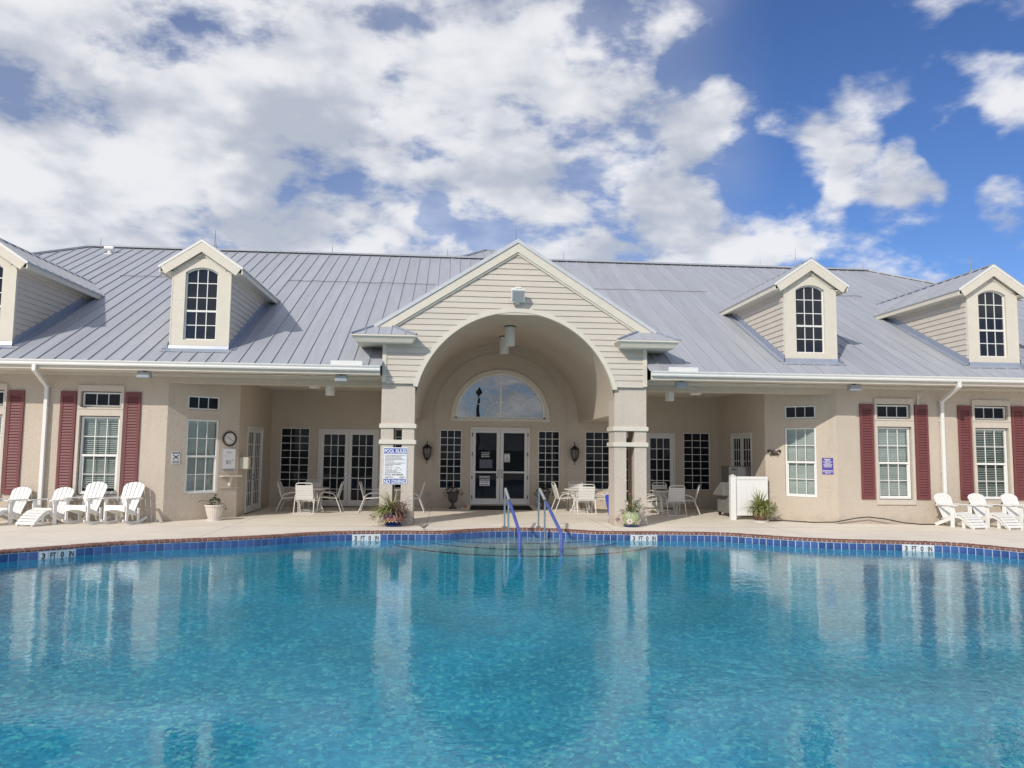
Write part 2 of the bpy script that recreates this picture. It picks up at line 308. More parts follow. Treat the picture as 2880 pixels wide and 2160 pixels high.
def glass_mat(name, base, ior=1.5, rough=0.015, wav=0.02):
    m, nt, b = new_mat(name); N = nt.nodes; L = nt.links
    b.inputs['Base Color'].default_value = base+(1,); b.inputs['Roughness'].default_value = rough; b.inputs['IOR'].default_value = ior
    tc = N.new('ShaderNodeTexCoord'); nz = N.new('ShaderNodeTexNoise'); nz.inputs['Scale'].default_value = 1.3; L.new(tc.outputs['Object'], nz.inputs['Vector'])
    bp = N.new('ShaderNodeBump'); bp.inputs['Strength'].default_value = wav; bp.inputs['Distance'].default_value = 0.1; L.new(nz.outputs['Fac'], bp.inputs['Height']); L.new(bp.outputs[0], b.inputs['Normal'])
glass_mat('glass_dark', (0.010, 0.013, 0.019), 1.29)
glass_mat('glass_dormer', (0.010, 0.013, 0.022), 1.55)
glass_mat('glass_mirror', (0.010, 0.014, 0.022), 2.9, 0.008, 0.012)
def glass_clear():
    m = bpy.data.materials.new('glass_clear'); m.use_nodes = True; MAT['glass_clear'] = m; nt = m.node_tree; N = nt.nodes; L = nt.links; N.clear()
    out = N.new('ShaderNodeOutputMaterial'); tr = N.new('ShaderNodeBsdfTransparent'); tr.inputs[0].default_value = (0.83, 0.865, 0.86, 1)
    gs = N.new('ShaderNodeBsdfGlossy'); gs.inputs['Roughness'].default_value = 0.02; lw = N.new('ShaderNodeLayerWeight'); lw.inputs[0].default_value = 0.5
    pw = N.new('ShaderNodeMath'); pw.operation = 'POWER'; L.new(lw.outputs['Facing'], pw.inputs[0]); pw.inputs[1].default_value = 5.0
    fr = N.new('ShaderNodeMath'); fr.operation = 'MULTIPLY_ADD'; L.new(pw.outputs[0], fr.inputs[0]); fr.inputs[1].default_value = 0.95; fr.inputs[2].default_value = 0.05
    mx = N.new('ShaderNodeMixShader'); L.new(fr.outputs[0], mx.inputs[0]); L.new(tr.outputs[0], mx.inputs[1]); L.new(gs.outputs[0], mx.inputs[2]); L.new(mx.outputs[0], out.inputs[0])
glass_clear()

# ------------------------------------------------------------------ mesh helpers
class MB:
    def __init__(s): s.v = []; s.f = []
    def add(s, vs, fs, M=None):
        b = len(s.v)
        for p in vs:
            p = Vector(p); s.v.append(tuple(M @ p) if M is not None else tuple(p))
        for f in fs: s.f.append(tuple(b+i for i in f))
        return s
    def box(s, x0, x1, y0, y1, z0, z1, M=None):
        return s.add([(x0, y0, z0), (x1, y0, z0), (x1, y1, z0), (x0, y1, z0), (x0, y0, z1), (x1, y0, z1), (x1, y1, z1), (x0, y1, z1)],
                     [(0, 3, 2, 1), (4, 5, 6, 7), (0, 1, 5, 4), (1, 2, 6, 5), (2, 3, 7, 6), (3, 0, 4, 7)], M)
    def frustum(s, b, t, z0, z1, M=None):      # b, t = (x0,x1,y0,y1) at z0 and z1
        return s.add([(b[0], b[2], z0), (b[1], b[2], z0), (b[1], b[3], z0), (b[0], b[3], z0), (t[0], t[2], z1), (t[1], t[2], z1), (t[1], t[3], z1), (t[0], t[3], z1)],
                     [(0, 3, 2, 1), (4, 5, 6, 7), (0, 1, 5, 4), (1, 2, 6, 5), (2, 3, 7, 6), (3, 0, 4, 7)], M)
    def prism(s, poly, y0, y1, M=None):         # polygon in x,z pushed from y0 (front) to y1
        n = len(poly)
        vs = [(p[0], y0, p[1]) for p in poly]+[(p[0], y1, p[1]) for p in poly]
        fs = [tuple(range(n)), tuple(range(2*n-1, n-1, -1))]+[((i+1) % n, i, n+i, n+(i+1) % n) for i in range(n)]
        return s.add(vs, fs, M)
    def slab(s, poly, z0, z1, M=None):          # polygon in x,y (ccw) pushed from z0 to z1
        n = len(poly)
        vs = [(p[0], p[1], z0) for p in poly]+[(p[0], p[1], z1) for p in poly]
        fs = [tuple(range(n-1, -1, -1)), tuple(range(n, 2*n))]+[(i, (i+1) % n, n+(i+1) % n, n+i) for i in range(n)]
        return s.add(vs, fs, M)
    def beam(s, a, b, w, h, up=(0, 0, 1)):      # a board from a to b, w wide, h high
        a = Vector(a); b = Vector(b); d = (b-a).normalized(); up = Vector(up)
        x = d.cross(up).normalized()*(w/2); z = x.cross(d).normalized()*(h/2)
        vs = [a-x-z, a+x-z, a+x+z, a-x+z, b-x-z, b+x-z, b+x+z, b-x+z]
        return s.add(vs, [(0, 1, 2, 3), (7, 6, 5, 4), (0, 4, 5, 1), (1, 5, 6, 2), (2, 6, 7, 3), (3, 7, 4, 0)])
    def tube(s, pts, r, n=8, closed=False, cap=True):
        pts = [Vector(p) for p in pts]; m = len(pts); b = len(s.v); prev = None
        rr = r if isinstance(r, (list, tuple)) else [r]*m
        for i, p in enumerate(pts):
            if closed: t = pts[(i+1) % m]-pts[i-1]
            else: t = pts[min(i+1, m-1)]-pts[max(i-1, 0)]
            t.normalize()
            if prev is None:
                a = Vector((0, 0, 1)) if abs(t.z) < 0.9 else Vector((1, 0, 0)); x = t.cross(a).normalized()
            else:
                x = prev-t*prev.dot(t); x.normalize()
            prev = x; y = t.cross(x)
            for k in range(n):
                a = 2*PI*k/n; s.v.append(tuple(p+(x*math.cos(a)+y*math.sin(a))*rr[i]))
        seg = m if closed else m-1
        for i in range(seg):
            for k in range(n):
                j = (i+1) % m
                s.f.append((b+i*n+k, b+j*n+k, b+j*n+(k+1) % n, b+i*n+(k+1) % n))
        if cap and not closed:
            s.f.append(tuple(b+k for k in range(n))); s.f.append(tuple(b+(m-1)*n+k for k in range(n-1, -1, -1)))
        return s
    def lathe(s, prof, n=24, c=(0, 0, 0), flute=0.0, nfl=0):   # prof = (radius, z)
        b = len(s.v); m = len(prof)
        for (r, z) in prof:
            for k in range(n):
                a = 2*PI*k/n; rr = r*(1-(flute if (nfl and k % 2 and r > 0.02) else 0))
                s.v.append((c[0]+rr*math.cos(a), c[1]+rr*math.sin(a), c[2]+z))
        for i in range(m-1):
            for k in range(n): s.f.append((b+i*n+k, b+i*n+(k+1) % n, b+(i+1)*n+(k+1) % n, b+(i+1)*n+k))
        s.f.append(tuple(b+k for k in range(n-1, -1, -1))); s.f.append(tuple(b+(m-1)*n+k for k in range(n)))
        return s
    def mesh(s, name, smooth=False):
        me = bpy.data.meshes.new(name); me.from_pydata(s.v, [], s.f); me.update()
        if smooth:
            for p in me.polygons: p.use_smooth = True
        return me
    def build(s, name, mat, parent=None, M=None, smooth=False, bevel=0.0, kind=None):
        me = s.mesh(name, smooth); me.materials.append(MAT[mat])
        o = bpy.data.objects.new(name, me); COL.objects.link(o)
        if parent: o.parent = parent
        if M is not None: o.matrix_local = M
        if bevel:
            b = o.modifiers.new('bevel', 'BEVEL'); b.width = bevel; b.segments = 2; b.limit_method = 'ANGLE'; b.angle_limit = R(40)
        if smooth: smooth_by_angle(me)
        if kind: o['kind'] = kind
        return o
def smooth_by_angle(me, ang=40):
    bm = bmesh.new(); bm.from_mesh(me); bmesh.ops.recalc_face_normals(bm, faces=bm.faces)
    for e in bm.edges:
        e.smooth = not (len(e.link_faces) == 2 and e.calc_face_angle(0) > R(ang))
    bm.to_mesh(me); bm.free()
def use(name, me, parent=None, M=None, mat=None):
    o = bpy.data.objects.new(name, me); COL.objects.link(o)
    if parent: o.parent = parent
    if M is not None: o.matrix_local = M
    if mat:
        if not me.materials: me.materials.append(MAT[mat])
        elif me.materials[0] != MAT[mat]:
            o.material_slots[0].link = 'OBJECT'; o.material_slots[0].material = MAT[mat]
    return o
def T(x=0, y=0, z=0): return Matrix.Translation((x, y, z))
def RZ(a): return Matrix.Rotation(a, 4, 'Z')
def RX(a): return Matrix.Rotation(a, 4, 'X')
def RY(a): return Matrix.Rotation(a, 4, 'Y')
def tag(o, label, cat, group=None):
    o['label'] = label; o['category'] = cat
    if group: o['group'] = group
    return o
def thing(name, label, cat, loc=(0, 0, 0), rz=0.0, group=None):
    o = bpy.data.objects.new(name, None); COL.objects.link(o); o.location = loc; o.rotation_euler = (0, 0, rz); o.empty_display_size = 0.2
    return tag(o, label, cat, group)
def structure(o): o['kind'] = 'structure'; return o
def copy_tree(root, loc, rz, label, parent=None):
    c = root.copy(); COL.objects.link(c); c.location = loc; c.rotation_euler = (0, 0, rz); c['label'] = label
    for ch in root.children:
        d = ch.copy(); COL.objects.link(d); d.parent = c
        for g in ch.children:
            e = g.copy(); COL.objects.link(e); e.parent = d
    return c
_font_cache = {}
def lettering(parent, s, x, z, size, mat, y=-0.012, w=None, align='CENTER', bold=0.0, name='lettering', M=None, depth=0.0006):
    """flat letters lying on a front (local -y) face, x,z = left/centre of the base line"""
    cu = bpy.data.curves.new(name, 'FONT'); cu.body = s; cu.size = size; cu.align_x = align; cu.extrude = depth; cu.offset = bold; cu.resolution_u = 3
    o = bpy.data.objects.new(name, cu); COL.objects.link(o)
    dg = bpy.context.evaluated_depsgraph_get(); dg.update()
    me = bpy.data.meshes.new_from_object(o.evaluated_get(dg)); bpy.data.objects.remove(o); bpy.data.curves.remove(cu)
    me.materials.clear(); me.materials.append(MAT[mat])
    sx = 1.0
    if w and me.vertices:
        xs = [v.co.x for v in me.vertices]; sx = w/(max(xs)-min(xs))
    me.transform(T(x, y, z) @ RX(PI/2) @ Matrix.Diagonal((sx, 1, 1, 1)))
    o = bpy.data.objects.new(name, me); COL.objects.link(o); o.parent = parent
    if M is not None: o.matrix_local = M
    return o
def holed(mb, u0, u1, v0, v1, holes, depth, M, y=0.0):
    """a wall face in local x,z at local y (front = -y) with rectangular holes and their reveals"""
    us = sorted({u0, u1}|{h[0] for h in holes}|{h[1] for h in holes}); vs = sorted({v0, v1}|{h[2] for h in holes}|{h[3] for h in holes})
    us = [u for u in us if u0 <= u <= u1]; vs = [v for v in vs if v0 <= v <= v1]
    for i in range(len(us)-1):
        for j in range(len(vs)-1):
            cu, cv = (us[i]+us[i+1])/2, (vs[j]+vs[j+1])/2
            if any(h[0] < cu < h[1] and h[2] < cv < h[3] for h in holes): continue
            mb.add([(us[i], y, vs[j]), (us[i+1], y, vs[j]), (us[i+1], y, vs[j+1]), (us[i], y, vs[j+1])], [(0, 1, 2, 3)], M)
    for h in holes:
        a, b, c, d = h[:4]
        for q in ([(a, c), (b, c)], [(b, c), (b, d)], [(b, d), (a, d)], [(a, d), (a, c)]):
            (p, r), (s_, t) = q
            mb.add([(p, y, r), (s_, y, t), (s_, y+depth, t), (p, y+depth, r)], [(0, 1, 2, 3)], M)
    return mb
def frame_of(x, y, th): return T(x, y, 0) @ RZ(th)

# ------------------------------------------------------------------ the setting: ground, deck, pool
FAR = [(-8.9, -6.1), (-8.22, -4.86), (-7.75, -4.43), (-7.40, -4.08), (-6.98, -3.74), (-6.34, -3.42), (-5.45, -3.06), (-4.92, -2.80), (-4.62, -2.62), (-4.05, -2.22), (-3.46, -1.97), (-2.80, -1.89), (-2.12, -1.89), (-1.60, -1.88), (-1.36, -1.80), (-1.12, -1.61), (-0.70, -1.40), (-0.30, -1.29), (0.06, -1.25), (0.45, -1.29), (0.76, -1.39), (1.00, -1.52), (1.30, -1.73), (1.63, -1.86), (2.32, -1.91), (2.95, -1.92), (3.97, -2.06), (4.40, -2.32), (4.80, -2.63), (5.25, -2.92), (5.72, -3.16), (6.35, -3.32), (7.01, -3.45), (7.55, -3.63), (7.92, -3.86), (8.44, -4.63), (8.95, -5.7)]
NEAR = [(9.3, -7.2), (9.25, -9.0), (8.5, -11.2), (7.2, -13.2), (5.0, -14.8), (2.0, -15.5), (-1.5, -15.6), (-5.0, -14.9), (-7.4, -13.2), (-8.8, -11.0), (-9.4, -8.8), (-9.35, -7.4)]
def catmull(pts, per=10):
    n = len(pts); out = []
    for i in range(n):
        p0, p1, p2, p3 = (Vector(pts[(i+k) % n]) for k in (-1, 0, 1, 2))
        for j in range(per):
            t = j/per
            out.append(0.5*((2*p1)+(p2-p0)*t+(2*p0-5*p1+4*p2-p3)*t*t+(3*p1-p0-3*p2+p3)*t*t*t))
    return out
LOOP = catmull(FAR+NEAR)                                  # runs left to right along the far edge, clockwise from above
def along(loop, ds):
    pts = loop+[loop[0]]; res = []; acc = 0.0; nxt = 0.0
    for a, b in zip(pts, pts[1:]):
        l = (b-a).length
        while nxt <= acc+l:
            p = a+(b-a)*((nxt-acc)/l); res.append((p, (b-a).normalized())); nxt += ds
        acc += l
    return res, acc
def offset(loop, d):
    n = len(loop); out = []
    for i in range(n):
        t = (loop[(i+1) % n]-loop[i-1]).normalized(); out.append(loop[i]+Vector((-t.y, t.x))*d)   # left of travel = away from the water
    return out
def fill_poly(loops, z, name):
    bm = bmesh.new()
    for lp in loops:
        vs = [bm.verts.new((p[0], p[1], z)) for p in lp]
        for a, b in zip(vs, vs[1:]+vs[:1]): bm.edges.new((a, b))
    bmesh.ops.triangle_fill(bm, use_beauty=True, edges=bm.edges[:], normal=(0, 0, 1))
    for f in bm.faces:
        if f.normal.z < 0: f.normal_flip()
    return bm
def bm_obj(bm, name, mat, parent=None):
    me = bpy.data.meshes.new(name); bm.to_mesh(me); bm.free(); me.materials.append(MAT[mat])
    o = bpy.data.objects.new(name, me); COL.objects.link(o)
    if parent: o.parent = parent
    return o
COPE = 0.20
DECK = [(-26, -26), (26, -26), (26, 8), (-26, 8)]
deck = structure(bm_obj(fill_poly([DECK, offset(LOOP, COPE)], 0.0, 'deck'), 'pool_deck', 'deck'))
g = MB(); B = 2500
for q in ([(-B, -B), (B, -B), (26, -26), (-26, -26)], [(B, -B), (B, B), (26, 8), (26, -26)], [(B, B), (-B, B), (-26, 8), (26, 8)], [(-B, B), (-B, -B), (-26, -26), (-26, 8)]):
    g.add([(p[0], p[1], -0.006) for p in q], [(0, 1, 2, 3)])
structure(g.build('ground', 'lawn'))
WATER = -0.165; FLOOR = -1.07
bm = fill_poly([LOOP], FLOOR, 'pool')
shell = structure(bm_obj(bm, 'pool_basin', 'pebble'))
w = MB(); n = len(LOOP)
for i in range(n):
    a, b = LOOP[i], LOOP[(i+1) % n]; w.add([(a.x, a.y, -0.05), (b.x, b.y, -0.05), (b.x, b.y, FLOOR), (a.x, a.y, FLOOR)], [(0, 1, 2, 3)])
w.build('basin_wall', 'pebble', shell)
gr = MB(); inn = offset(LOOP, -0.004)
for i in range(n):
    a, b = inn[i], inn[(i+1) % n]; gr.add([(a.x, a.y, -0.046), (b.x, b.y, -0.046), (b.x, b.y, -0.20), (a.x, a.y, -0.20)], [(0, 1, 2, 3)])
gr.build('grout_band', 'grout', shell)
# steps into the pool, in front of the entrance
def arc(cx, cy, r, y_end, n=40):
    a0 = math.acos(max(-1, min(1, (cy-y_end)/r)))
    return [(cx+r*math.sin(t), cy-r*math.cos(t)) for t in [(-a0+2*a0*i/n) for i in range(n+1)]]
for (cx, cy, r, z) in ((0.13, -0.39, 3.02, -0.85), (0.10, -0.39, 2.38, -0.60), (0.05, 0.42, 2.60, -0.35)):
    ar = arc(cx, cy, r, -1.15); st = MB(); st.slab(ar, FLOOR-0.05, z)
    so = st.build('step', 'pool_step', shell)
    e = MB()
    ai = arc(cx, cy, r-0.055, -1.15)
    for k in range(len(ar)-1):
        e.add([(*ar[k], z+0.006), (*ar[k+1], z+0.006), (*ai[k+1], z+0.006), (*ai[k], z+0.006)], [(0, 1, 2, 3)])
    for k in range(len(ar)-1):
        d = [((p[0]-cx)*1.002+cx, (p[1]-cy)*1.002+cy) for p in (ar[k], ar[k+1])]
        e.add([(*d[0], z+0.006), (*d[1], z+0.006), (*d[1], z-0.05), (*d[0], z-0.05)], [(0, 1, 2, 3)])
    e.build('step_nosing', 'step_edge', so)
# water: a closed body so that its colour deepens with depth
wl = offset(LOOP, 0.06); bm = fill_poly([wl], WATER, 'w'); nb = len(wl)
bot = fill_poly([wl], FLOOR-0.3, 'wb'); me_t = bpy.data.meshes.new('t'); bot.to_mesh(me_t); bot.free(); bm.from_mesh(me_t)
bm.verts.ensure_lookup_table()
top = sorted([v for v in bm.verts if v.co.z > -0.5], key=lambda v: v.index); low = [v for v in bm.verts if v.co.z < -0.5]
key = {(round(v.co.x, 4), round(v.co.y, 4)): v for v in low}; tk = {(round(v.co.x, 4), round(v.co.y, 4)): v for v in top}
for i in range(nb):
    a = (round(wl[i].x, 4), round(wl[i].y, 4)); b = (round(wl[(i+1) % nb].x, 4), round(wl[(i+1) % nb].y, 4))
    try: bm.faces.new((tk[a], tk[b], key[b], key[a]))
    except Exception: pass
bmesh.ops.recalc_face_normals(bm, faces=bm.faces)
water = structure(bm_obj(bm, 'water', 'water'))

# brick coping, one bullnosed brick after another along the far edge
BS = 0.0865
cop = MB()
lo, li = offset(LOOP, COPE+0.004), offset(LOOP, -0.009)
for i in range(n):
    a, b, c, d = lo[i], lo[(i+1) % n], li[(i+1) % n], li[i]
    cop.add([(a.x, a.y, 0.0015), (b.x, b.y, 0.0015), (c.x, c.y, -0.009), (d.x, d.y, -0.009), (c.x, c.y, -0.045), (d.x, d.y, -0.045)], [(0, 1, 2, 3), (3, 2, 4, 5)])
coping = structure(cop.build('coping', 'mortar'))
bk = MB(); prof = [(COPE, 0.004), (0.020, 0.006), (0.002, 0.003), (-0.012, -0.009), (-0.016, -0.026), (-0.012, -0.041), (0.0, -0.047), (COPE, -0.047)]
h = BS/2-0.0058
bk.add([(-h, p[0], p[1]) for p in prof]+[(h, p[0], p[1]) for p in prof], [tuple(range(7, -1, -1)), tuple(range(8, 16))]+[(i, (i+1) % 8, 8+(i+1) % 8, 8+i) for i in range(8)])
bme = bk.mesh('brick'); bme.materials.append(MAT['brick_a'])
pts, tot = along(LOOP, BS)
rb = random.Random(3); nbk = 0
far_s = sum((LOOP[i+1]-LOOP[i]).length for i in range((len(FAR)-1)*10))
rest = MB()
for k, (p, t) in enumerate(pts):
    M = Matrix(((t.x, -t.y, 0, p.x), (t.y, t.x, 0, p.y), (0, 0, 1, rb.uniform(-0.0015, 0.0025)), (0, 0, 0, 1)))
    if 0.75 < k*BS < far_s-0.45 and nbk < 300:
        use('brick', bme, coping, M @ RZ(rb.uniform(-0.012, 0.012)), rb.choice(('brick_a', 'brick_a', 'brick_b', 'brick_c'))); nbk += 1
    else:
        rest.add([M @ Vector(v) for v in bk.v], bk.f)
o = rest.build('remaining_bricks', 'brick_a', coping); o['kind'] = 'stuff'
# blue waterline tiles and the four depth markers
TS = 0.135
tile = MB(); tile.add([(-TS/2+.0062, -0.012, -0.178), (TS/2-.0062, -0.012, -0.178), (TS/2-.0062, -0.012, -0.052), (-TS/2+.0062, -0.012, -0.052), (-TS/2+.0062, -.002, -0.178), (TS/2-.0062, -.002, -0.178), (TS/2-.0062, -.002, -0.052), (-TS/2+.0062, -.002, -0.052)],
                      [(0, 1, 2, 3), (4, 7, 6, 5), (0, 4, 5, 1), (1, 5, 6, 2), (2, 6, 7, 3), (3, 7, 4, 0)])
tme = tile.mesh('tile'); tme.materials.append(MAT['tile_a'])
tp, _ = along(LOOP, TS)
tp = [(k, p, t) for k, (p, t) in enumerate(tp) if 0.7 < k*TS < far_s-0.4]
marks = {}
for cx, lab in ((-7.58, 'leftmost, by the rocking chairs'), (-3.08, 'left of the entrance column'), (2.45, 'in front of the flowered pot'), (7.255, 'rightmost, below the shuttered window')):
    i = min(range(len(tp)), key=lambda j: abs(tp[j][1].x-(cx-1.5*TS*0.97)))
    for q in range(4): marks[tp[i+q][0]] = (cx, lab, q)
me_w = tile.mesh('tile'); me_w.materials.append(MAT['tile_white'])
centre = {}
for k, p, t in tp:
    M = Matrix(((t.x, -t.y, 0, p.x), (t.y, t.x, 0, p.y), (0, 0, 1, 0), (0, 0, 0, 1)))
    if k in marks:
        cx, lab, q = marks[k]
        if q == 0:
            dm = thing('depth_marker', 'white tile depth marker reading 3 FT 0 IN, '+lab, 'depth marker', (p.x, p.y, -0.115), math.atan2(t.y, t.x), 'pool depth markers'); centre[cx] = dm
        dm = centre[cx]; inv = (T(*dm.location) @ RZ(dm.rotation_euler.z)).inverted()
        use('tile', me_w, dm, inv @ M @ T(0, -0.001, 0))
        lettering(dm, ('3', 'FT', '0', 'IN')[q], 0, -0.158, 0.118, 'ink', y=-0.0145, w=(0.050, 0.085, 0.050, 0.072)[q], bold=0.0035, M=inv @ M)
    else:
        use('tile', tme, shell, M @ T(0, rb.uniform(-.0012, .0012), 0) @ RX(rb.uniform(-.012, .012)), rb.choice(('tile_a', 'tile_a', 'tile_b', 'tile_c')))

# ------------------------------------------------------------------ the clubhouse
H = thing('clubhouse', 'long beige stucco clubhouse with grey metal roof, dormers and arched entrance', 'building')
XC, XS, YS, YB = 7.557, 6.34, 1.2, 4.48          # front corner, porch side wall, chamfer depth, back wall
ZT = 3.19                                        # soffit and porch ceiling
TH = math.atan2(YS, XC-XS)
F_FRONT = Matrix.Identity(4)
F_BACK = T(0, YB, 0)
F_CHL = frame_of(-XC, 0, TH)
CHLEN = math.hypot(YS, XC-XS)
F_CHR = frame_of(XS, YS, -TH)                    # x runs from the back corner to the front corner
F_SL = frame_of(-XS, YS, PI/2)                   # x = distance behind the chamfer
F_SR = frame_of(XS, YB, -PI/2)                   # x = distance in front of the back wall

def window(F, u0, u1, v0, v1, cols, rows, glass, inset=0.06, fw=0.035, mw=0.016, mat='white', rail=None, blind=None, name='window'):
    """frame and glazing bars as one part, each pane a sub-part of it; rows = heights fractions from the bottom"""
    y = inset; mb = MB()
    for b in ((u0, u0+fw, v0, v1), (u1-fw, u1, v0, v1), (u0+fw, u1-fw, v0, v0+fw), (u0+fw, u1-fw, v1-fw, v1)): mb.box(b[0], b[1], y-0.03, y+0.03, b[2], b[3], F)
    gu0, gu1, gv0, gv1 = u0+fw, u1-fw, v0+fw, v1-fw
    us = [gu0+(gu1-gu0)*i/cols for i in range(cols+1)]
    vs = [gv0+(gv1-gv0)*r for r in rows]
    for k, u in enumerate(us[1:-1]):
        mb.box(u-mw/2, u+mw/2, y-0.012, y+0.006, gv0, gv1, F)
    for k, v in enumerate(vs[1:-1]):
        r = rail is not None and k+1 == rail; hh = 0.024 if r else mw/2
        mb.box(gu0, gu1, y-(0.026 if r else 0.0105), y+0.0065, v-hh, v+hh, F)
    if rail is not None:      # the lower sash stands behind the upper one
        v = vs[rail]
        for a, b in ((gu0, gu0+0.028), (gu1-0.028, gu1)): mb.box(a, b, y-0.005, y+0.02, gv0, v, F)
        mb.box(gu0, gu1, y-0.0045, y+0.02, gv0, gv0+0.028, F)
    o = mb.build(name, mat, H)
    cache = {}
    for i in range(cols):
        for j in range(len(vs)-1):
            w_, h_ = us[i+1]-us[i], vs[j+1]-vs[j]; kk = (round(w_, 4), round(h_, 4))
            if kk not in cache:
                p = MB(); p.box(-w_/2, w_/2, 0.001, 0.005, -h_/2, h_/2); cache[kk] = p.mesh('pane'); cache[kk].materials.append(MAT[glass])
            use('pane', cache[kk], o, F @ T((us[i]+us[i+1])/2, y, (vs[j]+vs[j+1])/2) @ RX(random.uniform(-.004, .004)) @ RZ(random.uniform(-.004, .004)))
    if blind:
        b = MB(); zb, zt, tilt = blind; z = zt
        rr = random.Random(int(u0*1000)+int(F[0][3]*77))
        while z > zb:
            t_ = tilt+rr.uniform(-.06, .06); dy, dz = 0.024*math.cos(t_), 0.024*math.sin(t_)
            b.add([(gu0, y+.06-dy, z-dz), (gu1, y+.06-dy, z-dz), (gu1, y+.06+dy, z+dz), (gu0, y+.06+dy, z+dz)], [(0, 1, 2, 3)], F); z -= 0.042
        b.box(gu0, gu1, y+.035, y+.085, zt+.01, v1-0.01, F)
        b.build('blind', 'blind', o, kind='stuff')
    return o
# --- front walls with the shuttered windows
def shutter(F, u0, u1, v0, v1, y=-0.035):
    mb = MB(); fw = 0.055
    for b in ((u0, u0+fw, v0, v1), (u1-fw, u1, v0, v1), (u0+fw, u1-fw, v0, v0+0.09), (u0+fw, u1-fw, v1-0.11, v1)): mb.box(b[0], b[1], y, y+0.033, b[2], b[3], F)
    mb.box(u0+fw, u1-fw, y+0.024, y+0.0325, v0+.09, v1-.11, F)
    o = mb.build('shutter', 'shutter', H)
    lv = MB(); z = v0+0.10
    while z < v1-0.13:
        lv.add([(u0+fw, y+.003, z), (u1-fw, y+.003, z), (u1-fw, y+.003, z+0.012), (u0+fw, y+.003, z+0.012), (u0+fw, y+.023, z+0.058), (u1-fw, y+.023, z+0.058)], [(0, 1, 2, 3), (3, 2, 5, 4)], F); z += 0.0615
    lv.build('louvers', 'shutter', o, kind='stuff')
ROWS4 = (0, .245, .5, .755, 1)
for s in (-1, 1):
    holes = []
    for c in (8.955, 11.372): holes += [(s*c-.42, s*c+.42, 2.445, 2.790), (s*c-.42, s*c+.42, 0.565, 2.262)]
    mb = MB(); a, b = (XC, 24.0) if s > 0 else (-24.0, -XC)
    holed(mb, a, b, 0, ZT, holes, 0.16, F_FRONT)
    mb.build('wall', 'stucco', H)
    for c in (8.955, 11.372):
        m = s*c
        tr = MB()   # raised band round the pair of openings, in two pieces with a joint between
        for (z0, z1, hz0, hz1) in ((2.405, 2.921, 2.445, 2.790), (0.45, 2.397, 0.565, 2.262)):
            tr2 = MB()
            for q in ((m-.478, m-.42, z0, z1), (m+.42, m+.478, z0, z1), (m-.42, m+.42, z0, hz0), (m-.42, m+.42, hz1, z1)): tr2.box(q[0], q[1], -0.035, 0.002, q[2], q[3])
            tr.add(tr2.v, tr2.f)
        tr.build('window_surround', 'wall_trim', H)
        if s < 0 and c > 10: bl = (0.62, 2.14, 0.75)
        elif s < 0: bl = (0.72, 2.15, 0.72)
        elif c < 10: bl = (0.66, 2.15, 0.98)
        else: bl = (0.62, 2.15, 0.42)
        window(F_FRONT, m-.40, m+.40, 2.465, 2.770, 3, (0, 1), 'glass_dark', 0.075, 0.032)
        window(F_FRONT, m-.40, m+.40, 0.58, 2.245, 3, ROWS4, 'glass_clear', 0.075, 0.038, rail=2, blind=bl)
        for q in (-1, 1): shutter(F_FRONT, m+q*0.672-.163, m+q*0.672+.163, 0.573, 2.786)
